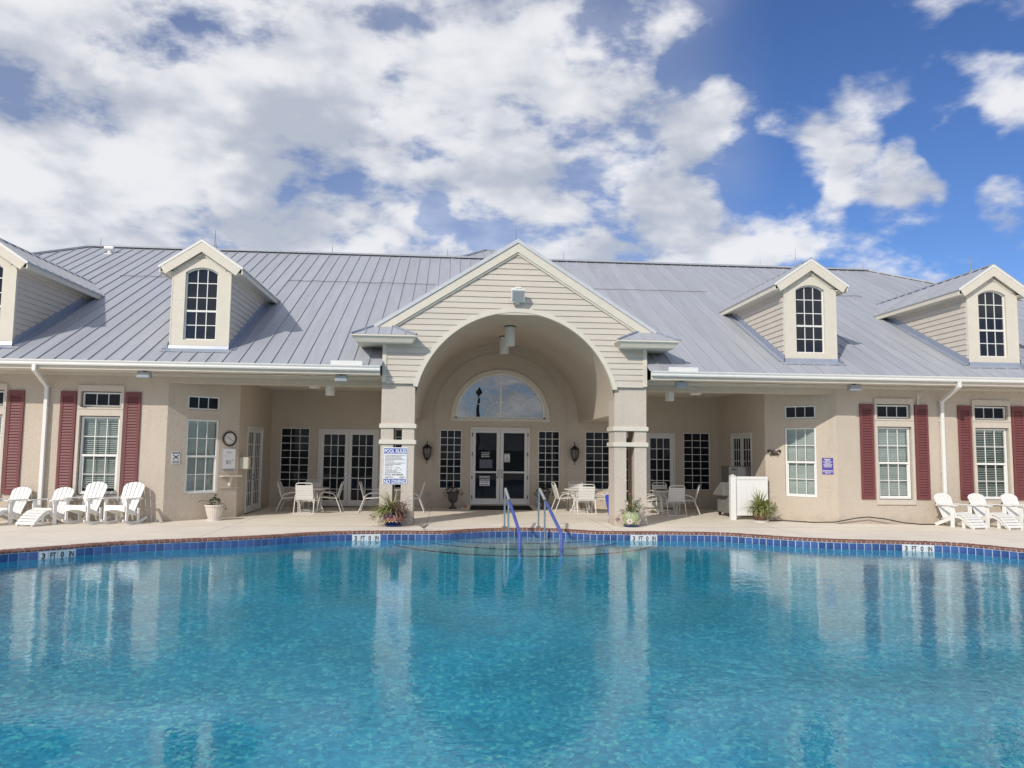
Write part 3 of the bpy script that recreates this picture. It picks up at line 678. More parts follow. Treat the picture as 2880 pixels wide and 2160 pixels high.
# --- chamfered corners, porch side walls, back wall
for F, sgn in ((F_CHL, -1), (F_CHR, 1)):
    u0, u1 = (0.445, 1.215) if sgn < 0 else (CHLEN-1.225, CHLEN-0.472)
    mb = MB(); holed(mb, 0, CHLEN, 0, ZT+0.03, [(u0, u1, .575, 2.235), (u0, u1, 2.445, 2.765)], 0.12, F); mb.build('wall', 'stucco', H)
    window(F, u0+.008, u1-.008, .58, 2.23, 3, ROWS4, 'glass_clear', 0.05, 0.038, rail=2, blind=(0.62, 2.14, 1.15))
    window(F, u0+.008, u1-.008, 2.452, 2.758, 3, (0, 1), 'glass_dark', 0.05, 0.032)
def french_door(F, u0, u1, v0, v1, leaves, cols, rows, y=0.03, handle=True):
    """door frame, leaves with glazing bars; panes and handles are sub-parts"""
    fw = 0.05; mb = MB()
    mb.box(u0, u0+fw, y-.05, y+.05, v0, v1, F); mb.box(u1-fw, u1, y-.05, y+.05, v0, v1, F); mb.box(u0+fw, u1-fw, y-.05, y+.05, v1-fw, v1, F); mb.box(u0+fw, u1-fw, y-.05, y+.05, v0, v0+.03, F)
    lw = (u1-u0-2*fw)/leaves; st = 0.095; cache = {}; panes = []; hs = []
    for k in range(leaves):
        a = u0+fw+lw*k+.003; b = a+lw-.006; z0, z1 = v0+.033, v1-fw-.003
        g0, g1, h0, h1 = a+st, b-st, z0+0.13, z1-0.10
        for q in ((a, g0, z0, z1), (g1, b, z0, z1), (g0, g1, z0, h0), (g0, g1, h1, z1)): mb.box(q[0], q[1], y-.02, y+.022, q[2], q[3], F)
        for i in range(1, cols): u = g0+(g1-g0)*i/cols; mb.box(u-.0095, u+.0095, y-.012, y+.008, h0, h1, F)
        for j in range(1, rows): v = h0+(h1-h0)*j/rows; mb.box(g0, g1, y-.0115, y+.0085, v-.0095, v+.0095, F)
        for i in range(cols):
            for j in range(rows): panes.append((g0+(g1-g0)*(i+.5)/cols, h0+(h1-h0)*(j+.5)/rows, (g1-g0)/cols, (h1-h0)/rows))
        hs.append((b-.048, -1) if k == 0 else (a+.048, 1))
    o = mb.build('door', 'door_white', H)
    p = MB(); w_, h_ = panes[0][2:]; p.box(-w_/2, w_/2, 0, .004, -h_/2, h_/2); pm = p.mesh('pane'); pm.materials.append(MAT['glass_dark'])
    for (u, v, _, _) in panes: use('pane', pm, o, F @ T(u, y, v) @ RX(random.uniform(-.005, .005)) @ RZ(random.uniform(-.005, .005)))
    if handle:
        for k, (u, d) in enumerate(hs):
            hb = MB(); zc = v0+0.79
            hb.tube([F @ Vector((u, y-.02, zc)), F @ Vector((u, y-.035, zc))], .026, 12); hb.tube([F @ Vector((u, y-.03, zc)), F @ Vector((u, y-.065, zc)), F @ Vector((u+d*.10, y-.068, zc))], .010, 8)
            if k == 0: hb.tube([F @ Vector((u, y-.02, zc+.10)), F @ Vector((u, y-.04, zc+.10))], .024, 12)
            hb.build('handle', 'chrome', o, smooth=True)
    return o
for F, du in ((F_SL, (1.96-YS, 3.50-YS)), (F_SR, (YB-3.50, YB-2.02))):
    mb = MB(); holed(mb, 0, YB-YS, 0, ZT+.03, [(du[0], du[1], 0.0, 2.15)], 0.12, F); mb.build('wall', 'stucco', H)
    french_door(F, du[0]+.004, du[1]-.004, 0.03, 2.146, 2, 3, 6)
bw = [(-5.05, -3.40), (3.40, 5.05)]
holes = [(a, b, 0.0, 2.158) for a, b in bw]+[(s*q0, s*q1, .522, 2.174) if s > 0 else (-q1, -q0, .522, 2.174) for s in (-1, 1) for q0, q1 in ((1.08, 1.702), (2.43, 3.20), (5.292, 6.08))]+[(-.84, .84, .09, 2.258)]
VR, VZ = 2.22, 2.43; FC, FR = 2.505, 1.29        # vault radius and springing; fan window centre and radius
mb = MB()
holed(mb, -XS, -2.35, 0, ZT+.03, [h for h in holes if h[1] < -2.35], 0.12, F_BACK)
holed(mb, 2.35, XS, 0, ZT+.03, [h for h in holes if h[0] > 2.35], 0.12, F_BACK)
holed(mb, -2.35, 2.35, 0, FC, [h for h in holes if -2.35 < h[0] < 2.35], 0.12, F_BACK)
seg = 64                                         # above: a half ring between the fan window and the vault
for i in range(seg):
    t0, t1 = PI*i/seg, PI*(i+1)/seg
    q = [(r*math.cos(t), 0, FC+r*math.sin(t)) for r, t in ((FR, t0), (2.35, t0), (2.35, t1), (FR, t1))]
    mb.add(q, [(0, 1, 2, 3)], F_BACK)
    mb.add([q[0], q[3], (q[3][0], .12, q[3][2]), (q[0][0], .12, q[0][2])], [(0, 1, 2, 3)], F_BACK)
mb.build('wall', 'stucco', H)
for s in (-1, 1):
    for q0, q1 in ((1.08, 1.702), (2.43, 3.20), (5.292, 6.08)):
        a, b = (s*q0, s*q1) if s > 0 else (-q1, -q0)
        window(F_BACK, a+.004, b-.004, .526, 2.170, 3, tuple(i/8 for i in range(9)), 'glass_dark', 0.045, 0.022, 0.015)
for a, b in bw: french_door(F_BACK, a+.004, b-.004, 0.03, 2.154, 2, 3, 6)
# --- fan window over the entrance: half-round frame, spokes and rings, each light a pane
def ring(mb, cx, cz, r0, r1, a0, a1, y0, y1, n=40):
    for i in range(n):
        t0, t1 = a0+(a1-a0)*i/n, a0+(a1-a0)*(i+1)/n
        P = lambda r, t, y: (cx+r*math.cos(t), y, cz+r*math.sin(t))
        mb.add([P(r0, t0, y0), P(r1, t0, y0), P(r1, t1, y0), P(r0, t1, y0), P(r0, t0, y1), P(r1, t0, y1), P(r1, t1, y1), P(r0, t1, y1)],
               [(0, 1, 2, 3), (0, 3, 7, 4), (1, 5, 6, 2)]+([(0, 4, 5, 1)] if i == 0 else [])+([(3, 2, 6, 7)] if i == n-1 else []))
    return mb
Y = YB
fan = MB(); ring(fan, 0, FC, 1.225, 1.288, 0, PI, Y+.0, Y+.06); fan.box(-1.29, 1.29, Y+.0, Y+.061, FC+.001, FC+.045); fan.box(-.032, .032, Y+.005, Y+.062, FC+.045, FC+1.23)
for rr in (.42, .83): ring(fan, 0, FC+.045, rr-.008, rr+.008, 0, PI, Y+.012, Y+.04, 32)
SP = [R(a) for a in (0, 30, 60, 90, 120, 150, 180)]
for a in SP[1:-1]:
    if abs(a-PI/2) > .01: fan.beam((.06*math.cos(a), Y+.026, FC+.045+.06*math.sin(a)), (1.2*math.cos(a), Y+.026, FC+.045+1.19*math.sin(a)), .026, .015, up=(-math.sin(a), 0, math.cos(a)))
fan_o = fan.build('window', 'white', H)
for i in range(6):
    for r0, r1 in ((.0, .42), (.42, .83), (.83, 1.235)):
        p = MB(); nn = 8; pol = [(r1*math.cos(SP[i]+(SP[i+1]-SP[i])*k/nn), r1*math.sin(SP[i]+(SP[i+1]-SP[i])*k/nn)) for k in range(nn+1)]
        pol += [(r0*math.cos(SP[i+1]-(SP[i+1]-SP[i])*k/nn), r0*math.sin(SP[i+1]-(SP[i+1]-SP[i])*k/nn)) for k in range(nn+1)] if r0 else [(0, 0)]
        p.prism([(x, z*(1.0 if r1 < 1.2 else .985)) for x, z in pol], -.002, .002)
        p.build('pane', 'glass_mirror', fan_o, T(0, Y+.034, FC+.045) @ RX(0))
ft = MB(); ring(ft, 0, FC, 1.29, 1.40, 0, PI, Y-.03, Y+.002, 48); ft.box(-1.42, 1.42, Y-.035, Y+.002, FC-.075, FC-.002); ft.build('window_trim', 'trim', H)
bd = MB(); ring(bd, 0, 2.47, 1.865, 1.895, 0, PI, Y-.02, Y+.002, 56)
for s in (-1, 1): bd.box(s*1.88-.015, s*1.88+.015, Y-.02, Y+.002, 0, 2.47)
bd.build('arch_bead', 'stucco', H)
# --- entrance doors: two aluminium leaves with push rails and pull handles
ed = MB(); z0, z1 = .092, 2.256
ed.box(-.838, -.785, Y-.03, Y+.06, z0, z1); ed.box(.785, .838, Y-.03, Y+.06, z0, z1); ed.box(-.785, .785, Y-.03, Y+.06, 2.19, z1)
for s in (-1, 1):
    a, b = sorted((s*.782, s*.004)); g0, g1 = sorted((s*.69, s*.098))
    for q in ((a, g0, .10, 2.186), (g1, b, .10, 2.186), (g0, g1, .10, .26), (g0, g1, 2.10, 2.186)): ed.box(q[0], q[1], Y-.01, Y+.035, q[2], q[3])
    ed.box(g0, g1, Y+.0, Y+.03, .97, 1.02)
edo = ed.build('door', 'door_white', H, bevel=.003)
for s in (-1, 1):
    g0, g1 = sorted((s*.69, s*.098))
    for v0, v1 in ((.26, .97), (1.02, 2.10)):
        p = MB(); p.box(g0, g1, Y+.012, Y+.018, v0, v1); p.build('pane', 'glass_dark', edo)
    p = MB(); x = s*.05
    p.tube([(x, Y-.01, .84), (x, Y-.06, .85), (x, Y-.06, 1.06), (x, Y-.01, 1.07)], .011, 8); p.tube([(x+s*.03, Y-.01, .85), (x+s*.03, Y-.03, .85)], .02, 10); p.build('handle', 'steel_grey', edo, smooth=True)
    for zz in (.25, .8, 1.45, 2.0):
        p = MB(); p.box(s*.785-.012, s*.785+.012, Y-.045, Y-.02, zz, zz+.10); p.build('hinge', 'bronze', edo)
th = MB(); th.box(-.95, .95, Y-.25, Y+.10, .0, .088); th.build('threshold', 'deck', H)
# --- vault over the entrance, its side beams, porch ceilings and header beams
va = MB(); ns = 64
for i in range(ns):
    t0, t1 = PI*i/ns, PI*(i+1)/ns
    va.add([(VR*math.cos(t0), -.50, VZ+VR*math.sin(t0)), (VR*math.cos(t1), -.50, VZ+VR*math.sin(t1)), (VR*math.cos(t1), YB+.01, VZ+VR*math.sin(t1)), (VR*math.cos(t0), YB+.01, VZ+VR*math.sin(t0))], [(0, 1, 2, 3)])
va.build('vault', 'stucco', H, smooth=True)
for s in (-1, 1):
    b = MB(); x0, x1 = sorted((s*2.222, s*2.90)); b.box(x0, x1, .10, YB+.01, VZ, ZT+.02); b.build('beam', 'stucco', H)
    b = MB(); x0, x1 = sorted((s*2.90, s*(XC+.02))); b.box(x0, x1, .012, .30, 3.005, ZT+.004); b.build('beam', 'stucco', H)
    b = MB(); x0, x1 = sorted((s*2.86, s*(XC+.3))); b.add([(x0, .25, ZT+.008), (x1, .25, ZT+.008), (x1, YB+.05, ZT+.008), (x0, YB+.05, ZT+.008)], [(0, 1, 2, 3)]); b.build('porch_ceiling', 'soffit', H)
    # columns: two piers with a slot between, two bands, a solid shaft above
    c = MB(); fx = lambda v: s*v
    for q0, q1 in ((2.195, 2.462), (2.643, 2.915)):
        a, b_ = sorted((fx(q0), fx(q1))); c.box(a, b_, -.50, .12, 0, 2.10)
        c.box(a-.018, b_+.018, -.52, .14, 0, .085)
    a, b_ = sorted((fx(2.195), fx(2.915))); c.box(a, b_, -.505, .12, 2.10, 3.047)
    co = c.build('column', 'stucco_column', H, bevel=.006)
    for z in (1.722, 2.068):
        t = MB(); t.box(a-.035, b_+.035, -.54, .16, z, z+.092); t.build('band', 'trim', co, bevel=.004)
# --- soffit, fascia and gutter along both eaves
for s in (-1, 1):
    x0, x1 = sorted((s*2.93, s*24.0))
    m = MB(); m.add([(x0, -.84, ZT), (x1, -.84, ZT), (x1, .02, ZT), (x0, .02, ZT)], [(0, 1, 2, 3)]); m.box(x0, x1, -.86, -.835, ZT-.005, 3.37)
    m.box(x0, x1, -.052, -.002, ZT-.055, ZT-.002); m.build('soffit', 'soffit', H)
    g = MB(); prof = [(-.862, 3.262), (-.93, 3.258), (-.945, 3.285), (-.94, 3.315), (-.965, 3.345), (-.968, 3.368), (-.945, 3.370), (-.94, 3.352), (-.862, 3.345)]
    nP = len(prof); g.add([(x0, p[0], p[1]) for p in prof]+[(x1, p[0], p[1]) for p in prof], [tuple(range(nP)), tuple(range(2*nP-1, nP-1, -1))]+[(i, nP+i, nP+(i+1) % nP, (i+1) % nP) for i in range(nP)])
    go = g.build('gutter', 'white', H)
    a, b_ = sorted((s*3.30, s*3.96)); d = MB(); d.box(a, b_, -.94, -.928, 3.372, 3.462); d.build('splash_guard', 'white', go)
    # downspout: elbow from the gutter back to the wall, then straight down
    xd = s*9.98 if s < 0 else 9.99
    d = MB(); xw = xd-.08 if s < 0 else xd+.12
    xg = xd+.06 if s < 0 else xd
    d.beam((xg, -.90, 3.27), (xg, -.90, 3.13), .075, .075, up=(0, 1, 0)); d.beam((xg, -.90, 3.155), (xw, -.075, 2.87), .075, .07); d.beam((xw, -.075, 2.90), (xw, -.075, 0.06), .075, .07, up=(0, 1, 0)); d.beam((xw, -.075, .09), (xw, -.20, .04), .075, .07)
    for z in (1.2, 2.4): d.box(xw-.05, xw+.05, -.04, -.002, z, z+.025)
    d.build('downspout', 'white', H, bevel=.008)
# --- main roof: a deck under standing-seam panels, ridge and hip caps
RS = 0.5
def rz(y): return 3.37+RS*(y+.88)
RY_, HX = 8.64, 13.36; RZ_ = rz(RY_)
XE = HX+RY_+.88
GVX, GV0 = 2.90, 4.95                             # the entrance gable cuts a wedge out of the front slope
def valley(x): return GV0-1.28*abs(x) if abs(x) < GVX else -.93
rf = MB(); V3 = lambda x, y: (x, y, rz(y))
rf.add([V3(-XE, -.88), V3(-GVX, -.88), V3(-GVX, valley(GVX-.001)), V3(0, GV0), V3(GVX, valley(GVX-.001)), V3(GVX, -.88), V3(XE, -.88), (HX, RY_, RZ_), (0, RY_, RZ_), (-HX, RY_, RZ_), (XE, 2*RY_+.88, rz(-.88)), (-XE, 2*RY_+.88, rz(-.88))],
       [(0, 1, 2, 9), (2, 3, 8, 9), (3, 4, 7, 8), (5, 6, 7, 4), (6, 10, 7), (9, 8, 7, 10, 11), (11, 0, 9)])
roof = rf.build('roof', 'roof_metal', H)
PW = 0.335
def panel_mesh(y1a, y1b, wdt=PW, ya=-.93, yb=-.93):
    p = MB(); hgt = .025; nz = Vector((0, -RS, 1)).normalized()
    def pt(x, y, up): v = Vector((x, y, rz(y)))+nz*up; return tuple(v)
    p.add([pt(0, ya, .008), pt(wdt, yb, .008), pt(wdt, y1b, .008), pt(0, y1a, .008), pt(0, ya, -.004), pt(wdt, yb, -.004)], [(0, 1, 2, 3), (4, 5, 1, 0)])
    e = .011
    p.add([pt(-e, ya, .006), pt(e, ya, .006), pt(e, ya, .006+hgt), pt(-e, ya, .006+hgt), pt(-e, y1a, .006), pt(e, y1a, .006), pt(e, y1a, .006+hgt), pt(-e, y1a, .006+hgt)], [(0, 1, 2, 3), (3, 2, 6, 7), (0, 3, 7, 4), (1, 5, 6, 2)])
    me = p.mesh('roof_panel'); me.materials.append(MAT['roof_metal']); return me
full = panel_mesh(RY_, RY_)
x = -10.232-PW*21
while x < 17.3:
    top = lambda q: min(RY_, RY_-(abs(q)-HX))
    if min(abs(x), abs(x+PW)) < GVX: use('roof_panel', panel_mesh(RY_, RY_, PW, valley(x), valley(x+PW)), roof, T(x, 0, 0))
    elif max(abs(x), abs(x+PW)) <= HX: use('roof_panel', full, roof, T(x, 0, 0))
    else: use('roof_panel', panel_mesh(top(x), top(x+PW)), roof, T(x, 0, 0))
    x += PW
cap = MB(); cap.beam((-HX, RY_, RZ_+.035), (HX, RY_, RZ_+.035), .26, .05)
for s in (-1, 1): cap.beam((s*HX, RY_, RZ_+.03), (s*XE, -.88, rz(-.88)+.03), .2, .05)
cap.build('ridge_cap', 'roof_metal', roof)
# a higher hipped roof behind the entrance
hr = MB(); hr.add([(-1.45, 8.45, 8.02), (1.45, 8.45, 8.02), (1.45, 14, 8.02), (-1.45, 14, 8.02), (-.2, 11, 9.06), (.2, 11, 9.06)], [(0, 1, 5, 4), (1, 2, 5), (2, 3, 4, 5), (3, 0, 4)])
hro = hr.build('roof', 'roof_metal', H)
sm = MB()
for k in range(-3, 4):
    x = k*.335
    t = min(1.0, (1.45-abs(x))/1.25); q_ = MB(); q_.beam((x, 8.46, 8.04), (x if t >= 1 else x, 8.45+2.55*t, 8.04+1.04*t), .02, .03); q_.build('seam', 'roof_metal', hro)
sm.tube([(-1.45, 8.45, 8.04), (-.2, 11, 9.08), (.2, 11, 9.08), (1.45, 8.45, 8.04)], .05, 6); sm.build('hip_cap', 'roof_metal', hro)
# --- entrance gable: siding boards cut to the arch and the rakes
GY = -.55
GA, GS = 6.06, .64                                # apex of the siding and slope of the rakes
gw = MB()
def arch_x(z, r): return math.sqrt(max(0, r*r-(z-VZ)**2)) if z < VZ+r else 0.0
zs = [3.05+i*(GA-.02-3.05)/60 for i in range(61)]
for z0, z1 in zip(zs, zs[1:]):
    o0, o1 = (min(2.83, (GA+.1-z)/GS) for z in (z0, z1)); i0, i1 = arch_x(z0, VR+.02), arch_x(z1, VR+.02)
    for s in (-1, 1): gw.add([(s*i0, GY+.02, z0), (s*o0, GY+.02, z0), (s*o1, GY+.02, z1), (s*i1, GY+.02, z1)], [(0, 1, 2, 3)])
for s in (-1, 1): gw.add([(s*2.90, GY+.02, 3.0), (s*2.90, 3.5, 3.0), (s*2.90, 3.5, 4.32), (s*2.90, GY+.02, 4.32)], [(0, 1, 2, 3)])
gable = gw.build('gable', 'siding', H)
BH = .1285; z = 3.052
def board(x0a, x1a, x0b, x1b, z0, z1, parent, y, M=None):
    """one lap board: thick lower edge, thin upper edge; a = lower edge extent, b = upper edge extent"""
    b = MB(); yt, yb = y-.006, y-.024
    b.add([(x0a, yb, z0), (x1a, yb, z0), (x1b, yt, z1), (x0b, yt, z1), (x0a, y+.01, z0), (x1a, y+.01, z0), (x1b, y+.01, z1), (x0b, y+.01, z1)], [(0, 1, 2, 3), (4, 5, 1, 0), (0, 3, 7, 4), (1, 5, 6, 2), (3, 2, 6, 7)], M)
    return b.build('siding_board', 'siding', parent)
RO = 2.312                                        # outer edge of the arch trim
rr = random.Random(5)
while z < GA-.03:
    z1 = min(z+BH-.003, GA-.005)
    ea, eb = (min(2.84, (GA-q)/GS) for q in (z, z1))
    ia, ib = arch_x(z, RO-.03), arch_x(z1, RO-.03)
    if z1 < VZ+RO-.03:
        for s in (-1, 1):
            if s < 0: board(-ea, -ia, -eb, -ib, z, z1, gable, GY)
            else: board(ia, ea, ib, eb, z, z1, gable, GY)
    elif ea > .12: board(-ea, ea, -eb, eb, z, z1, gable, GY)
    z += BH
at = MB(); a0 = math.asin((2.975-VZ)/2.27); ring(at, 0, VZ, VR-.004, RO, a0, PI-a0, GY-.035, -.44, 72); at.build('arch_trim', 'trim', gable)
for s in (-1, 1):
    c = MB(); a, b_ = sorted((s*2.825, s*2.913)); c.box(a, b_, GY-.036, -.40, 3.048, 4.25); c.build('corner_board', 'trim', gable)
    a, b_ = sorted((s*2.22, s*2.822)); c = MB(); c.box(a, b_, GY-.03, GY+.02, 3.03, 3.05); c.build('drip_edge', 'trim', gable)
    # rake: roof edge, cream fascia, small moulding
    y0, y1 = GY-.25, GY-.20
    e = Vector((s*3.12, 0, 4.285)); ap = Vector((0, 0, 6.285)); d = (e-ap).normalized(); nrm = Vector((-d.z*s, 0, d.x*s)); nrm = nrm if nrm.z > 0 else -nrm
    def strip(t0, t1, ya, yb, name, mat, ext=0.0):
        q = MB(); A0 = ap-nrm*t0; A1 = ap-nrm*t1; E0 = e-nrm*t0+d*ext; E1 = e-nrm*t1+d*ext
        A0 = A0+d*((0-A0.x)/d.x); A1 = A1+d*((0-A1.x)/d.x)
        pol = [(A1.x, A1.z), (E1.x, E1.z), (E0.x, E0.z), (A0.x, A0.z)]
        q.prism(pol, ya, yb); q.build(name, mat, gable)
    strip(0.0, .075, GY-.11, GY+5.2, 'gable_roof', 'roof_edge'); strip(.078, .245, GY-.085, GY-.045, 'rake_board', 'trim'); strip(.10, .20, GY-.0445, GY+.3, 'rake_soffit', 'trim'); strip(.245, .285, GY-.055, GY-.0, 'rake_moulding', 'trim')
    # small hipped return roof on the corner
    P = MB(); ex0, ex1, ey0, ey1 = 2.17, 3.55, -.98, .95
    xx = lambda a, b: tuple(sorted((s*a, s*b)))
    P.frustum(xx(ex0, ex1)+(ey0, ey1), xx(2.70, 3.10)+(-.60, .5), 4.035, 4.275)
    pr = P.build('return_roof', 'roof_metal', gable)
    sm = MB()
    for q, t in ((2.42, .45), (2.72, 1), (2.99, 1), (3.26, .68)):
        q2 = 2.90+(q-2.90)*1.0
        q_ = MB(); q_.beam((s*q, ey0+.005, 4.045), (s*q2, ey0+.38*t, 4.045+.24*t), .016, .024); q_.build('seam', 'roof_metal', pr)
    for cx_, tx_ in ((ex0, 2.70), (ex1, 3.10)): sm.beam((s*cx_, ey0, 4.05), (s*tx_, -.60, 4.285), .07, .03)
    sm.beam((s*2.68, -.60, 4.285), (s*3.12, -.60, 4.285), .06, .03)
    for t in (.3, .65): q_ = MB(); q_.beam((s*3.55, ey0+1.93*t, 4.045), (s*3.10, ey0+1.93*t, 4.28), .016, .024); q_.build('seam', 'roof_metal', pr)
    sm.build('hip_cap', 'flashing', pr)
    fs = MB(); fs.frustum(xx(ex0+.10, ex1-.10)+(ey0+.10, ey1-.1), xx(ex0+.01, ex1-.01)+(ey0+.01, ey1-.01), 3.88, 4.032); fs.box(*xx(ex0+.0, ex1-.0), ey0, ey1, 4.0, 4.033); fs.build('eave_moulding', 'trim', pr)
# --- dormers
def dormer(cx):
    DY = -.2; hw = .625; z0, zt = 3.80, 5.43
    w0, w1, gb, gt = .345, .345, 3.935, 5.535
    apx, sl, half = 6.135, .68, .905
    root = MB()
    Rr = (.345**2+.115**2)/(2*.115); cz = gt-Rr
    def top_in(x): return cz+math.sqrt(max(0, Rr*Rr-x*x))
    # front casing with the arched opening
    root.box(cx-hw, cx-w0, DY, DY+.12, z0, zt+.03); root.box(cx+w0, cx+hw, DY, DY+.12, z0, zt+.03); root.box(cx-w0, cx+w0, DY, DY+.12, z0, gb)
    nn = 16
    for i in range(nn):
        xa, xb = -w0+2*w0*i/nn, -w0+2*w0*(i+1)/nn
        root.add([(cx+xa, DY, top_in(xa)), (cx+xb, DY, top_in(xb)), (cx+xb, DY, 5.73), (cx+xa, DY, 5.73), (cx+xa, DY+.12, top_in(xa)), (cx+xb, DY+.12, top_in(xb)), (cx+xa, DY+.12, 5.73), (cx+xb, DY+.12, 5.73)], [(0, 1, 2, 3), (0, 4, 5, 1), (3, 2, 7, 6)])
    for s in (-1, 1): root.add([(cx+s*w0, DY, zt+.03), (cx+s*hw, DY, zt+.03), (cx+s*w0, DY, 5.73)], [(0, 1, 2)])
    o = root.build('dormer', 'trim', H)
    # siding in the little gable
    zz = 5.735
    for hgt in (.13, .14):
        xa, xb = (5.995-zz)/sl, max(0.002, (5.995-zz-hgt)/sl); board(cx-xa, cx+xa, cx-xb, cx+xb, zz, zz+hgt, o, DY+.03); zz += hgt+.003
    # window
    m = MB(); y = DY+.085; fw = .03
    m.box(cx-w0, cx-w0+fw, y-.025, y+.02, gb, top_in(w0)+.004); m.box(cx+w0-fw, cx+w0, y-.025, y+.02, gb, top_in(w0)+.004); m.box(cx-w0+fw, cx+w0-fw, y-.025, y+.02, gb, gb+fw)
    ang = math.asin(w0/Rr); ring(m, cx, cz, Rr-fw, Rr+.004, PI/2-ang, PI/2+ang, y-.025, y+.02, 16)
    us = [cx-w0+fw+(2*w0-2*fw)*i/3 for i in range(4)]; vs = [gb+fw, 4.265, 4.575, 4.875, 5.195]
    for u in us[1:3]: m.box(u-.009, u+.009, y-.012, y+.006, gb+fw, top_in(u-cx)-.01)
    for v in (4.265, 4.875, 5.195): m.box(cx-w0+fw, cx+w0-fw, y-.011, y+.0065, v-.009, v+.009)
    m.box(cx-w0+fw, cx+w0-fw, y-.03, y+.0068, 4.555, 4.597)
    m.build('window', 'white', o)
    for i in range(3):
        for j in range(5):
            a, b_ = us[i], us[i+1]; v0 = vs[j]
            if j < 4: pol = [(a, v0), (b_, v0), (b_, vs[j+1]), (a, vs[j+1])]
            else: pol = [(a, v0), (b_, v0)]+[(b_+(a-b_)*k/6, top_in(b_+(a-b_)*k/6-cx)-.012) for k in range(7)]
            p = MB(); p.prism(pol, .001, .005); p.build('pane', 'glass_dormer', o, T(0, y, 0))
    # side walls: boards cut along the roof slope, with a metal flashing at the foot
    yr = lambda q: (q-3.37)/RS-.88
    for s in (-1, 1):
        M = T(cx+s*hw, 0, 0) @ RZ(PI/2 if s > 0 else -PI/2)
        zq = 3.85
        while zq < 5.44:
            z2 = min(zq+.1255, 5.46); ya, yb = yr(zq)-.06, yr(z2)-.06
            if ya > DY+.06:
                if s > 0: board(DY+.05, ya, DY+.05, yb, zq, z2, o, 0.0, M)
                else: board(-ya, -DY-.05, -yb, -DY-.05, zq, z2, o, 0.0, M)
            zq += .1285
        c = MB(); a, b_ = sorted((cx+s*hw-s*.02, cx+s*(hw+.006))); c.box(a, b_, DY-.006, DY+.06, z0, 5.44); c.build('corner_board', 'trim', o)
        f = MB(); e0, e1 = DY-.02, yr(5.5)
        X0, X1 = cx+s*(hw+.028), cx+s*(hw+.155)
        f.add([(X0, e0, rz(e0)+.17), (X0, e1, rz(e1)+.17), (X0, e1, rz(e1)+.03), (X0, e0, rz(e0)+.03), (X1, e0, rz(e0)+.022), (X1, e1, rz(e1)+.022), (X0-s*.02, e0, rz(e0)+.17), (X0-s*.02, e1, rz(e1)+.17)], [(0, 1, 2, 3), (3, 2, 5, 4), (0, 6, 7, 1)])
        f.build('flashing', 'flashing', o)
    ap_ = MB(); ap_.add([(cx-hw-.012, DY-.014, z0+.002), (cx+hw+.012, DY-.014, z0+.002), (cx+hw+.012, DY-.03, 3.745), (cx-hw-.012, DY-.03, 3.745), (cx+hw+.15, DY-.17, rz(DY-.17)+.02), (cx-hw-.15, DY-.17, rz(DY-.17)+.02), (cx+hw+.012, DY-.032, 3.735), (cx-hw-.012, DY-.032, 3.735), (cx+hw+.012, DY-.036, rz(DY)+.025), (cx-hw-.012, DY-.036, rz(DY)+.025)],
                    [(0, 1, 2, 3), (3, 2, 6, 7), (7, 6, 8, 9), (9, 8, 4, 5)]); ap_.build('flashing', 'flashing', o)
    # roof panels, fascias, rake boards
    yf = DY-.11
    ye, yv = yr(5.53), yr(apx)
    for s in (-1, 1):
        q = yf
        while q < yv-.02:
            q2 = min(q+.335, yv)
            def bot(yy): return half if yy <= ye else max(.0, (apx-rz(yy))/sl)
            xa, xb = bot(q), bot(q2); zf = lambda xx_: apx-sl*xx_
            p = MB(); p.add([(cx, q, apx), (cx+s*xa, q, zf(xa)), (cx+s*xb, q2, zf(xb)), (cx, q2, apx), (cx, q, apx-.03), (cx+s*xa, q, zf(xa)-.03), (cx+s*xb, q2, zf(xb)-.03), (cx, q2, apx-.03)], [(0, 1, 2, 3), (7, 6, 5, 4), (0, 4, 5, 1), (1, 5, 6, 2)])
            p.beam((cx, q, apx+.012), (cx+s*xa, q, zf(xa)+.012), .018, .028, up=(0, 0, 1))
            p.build('roof_panel', 'roof_metal', o); q = q2
        d = Vector((s*half, 0, -sl*half)).normalized(); nrm = Vector((sl*s, 0, 1)).normalized()
        def rake(t0, t1, ya, yb, name, mat, shrink=0.0):
            A = Vector((cx, 0, apx)); E = Vector((cx+s*(half-shrink), 0, apx-sl*(half-shrink))); A0, A1, E0, E1 = A-nrm*t0, A-nrm*t1, E-nrm*t0, E-nrm*t1
            A0 = A0+d*((cx-A0.x)/d.x); A1 = A1+d*((cx-A1.x)/d.x); pm = MB(); pm.prism([(A1.x, A1.z), (E1.x, E1.z), (E0.x, E0.z), (A0.x, A0.z)], ya, yb); pm.build(name, mat, o)
        rake(.0, .045, yf-.012, yf-.001, 'drip_edge', 'white'); rake(.046, .225, yf-.002, yf+.03, 'rake_board', 'trim', .03); rake(.225, .27, DY-.02, DY+.05, 'rake_moulding', 'trim', .25); rake(.10, .14, yf+.03, DY+.0, 'rake_soffit', 'trim', .06)
        xe = cx+s*(half-.02); b = MB(); yb0 = yr(5.40)
        b.box(*sorted((xe-s*.03, xe)), yf+.03, yb0+.25, 5.385, 5.505); b.box(*sorted((cx+s*(hw-.02), xe-s*.03)), yf+.05, yb0+.2, 5.40, 5.42); b.box(*sorted((cx+s*(hw-.01), cx+s*(hw+.03))), DY+.02, yb0+.1, 5.36, 5.40); b.build('eave_board', 'trim', o)
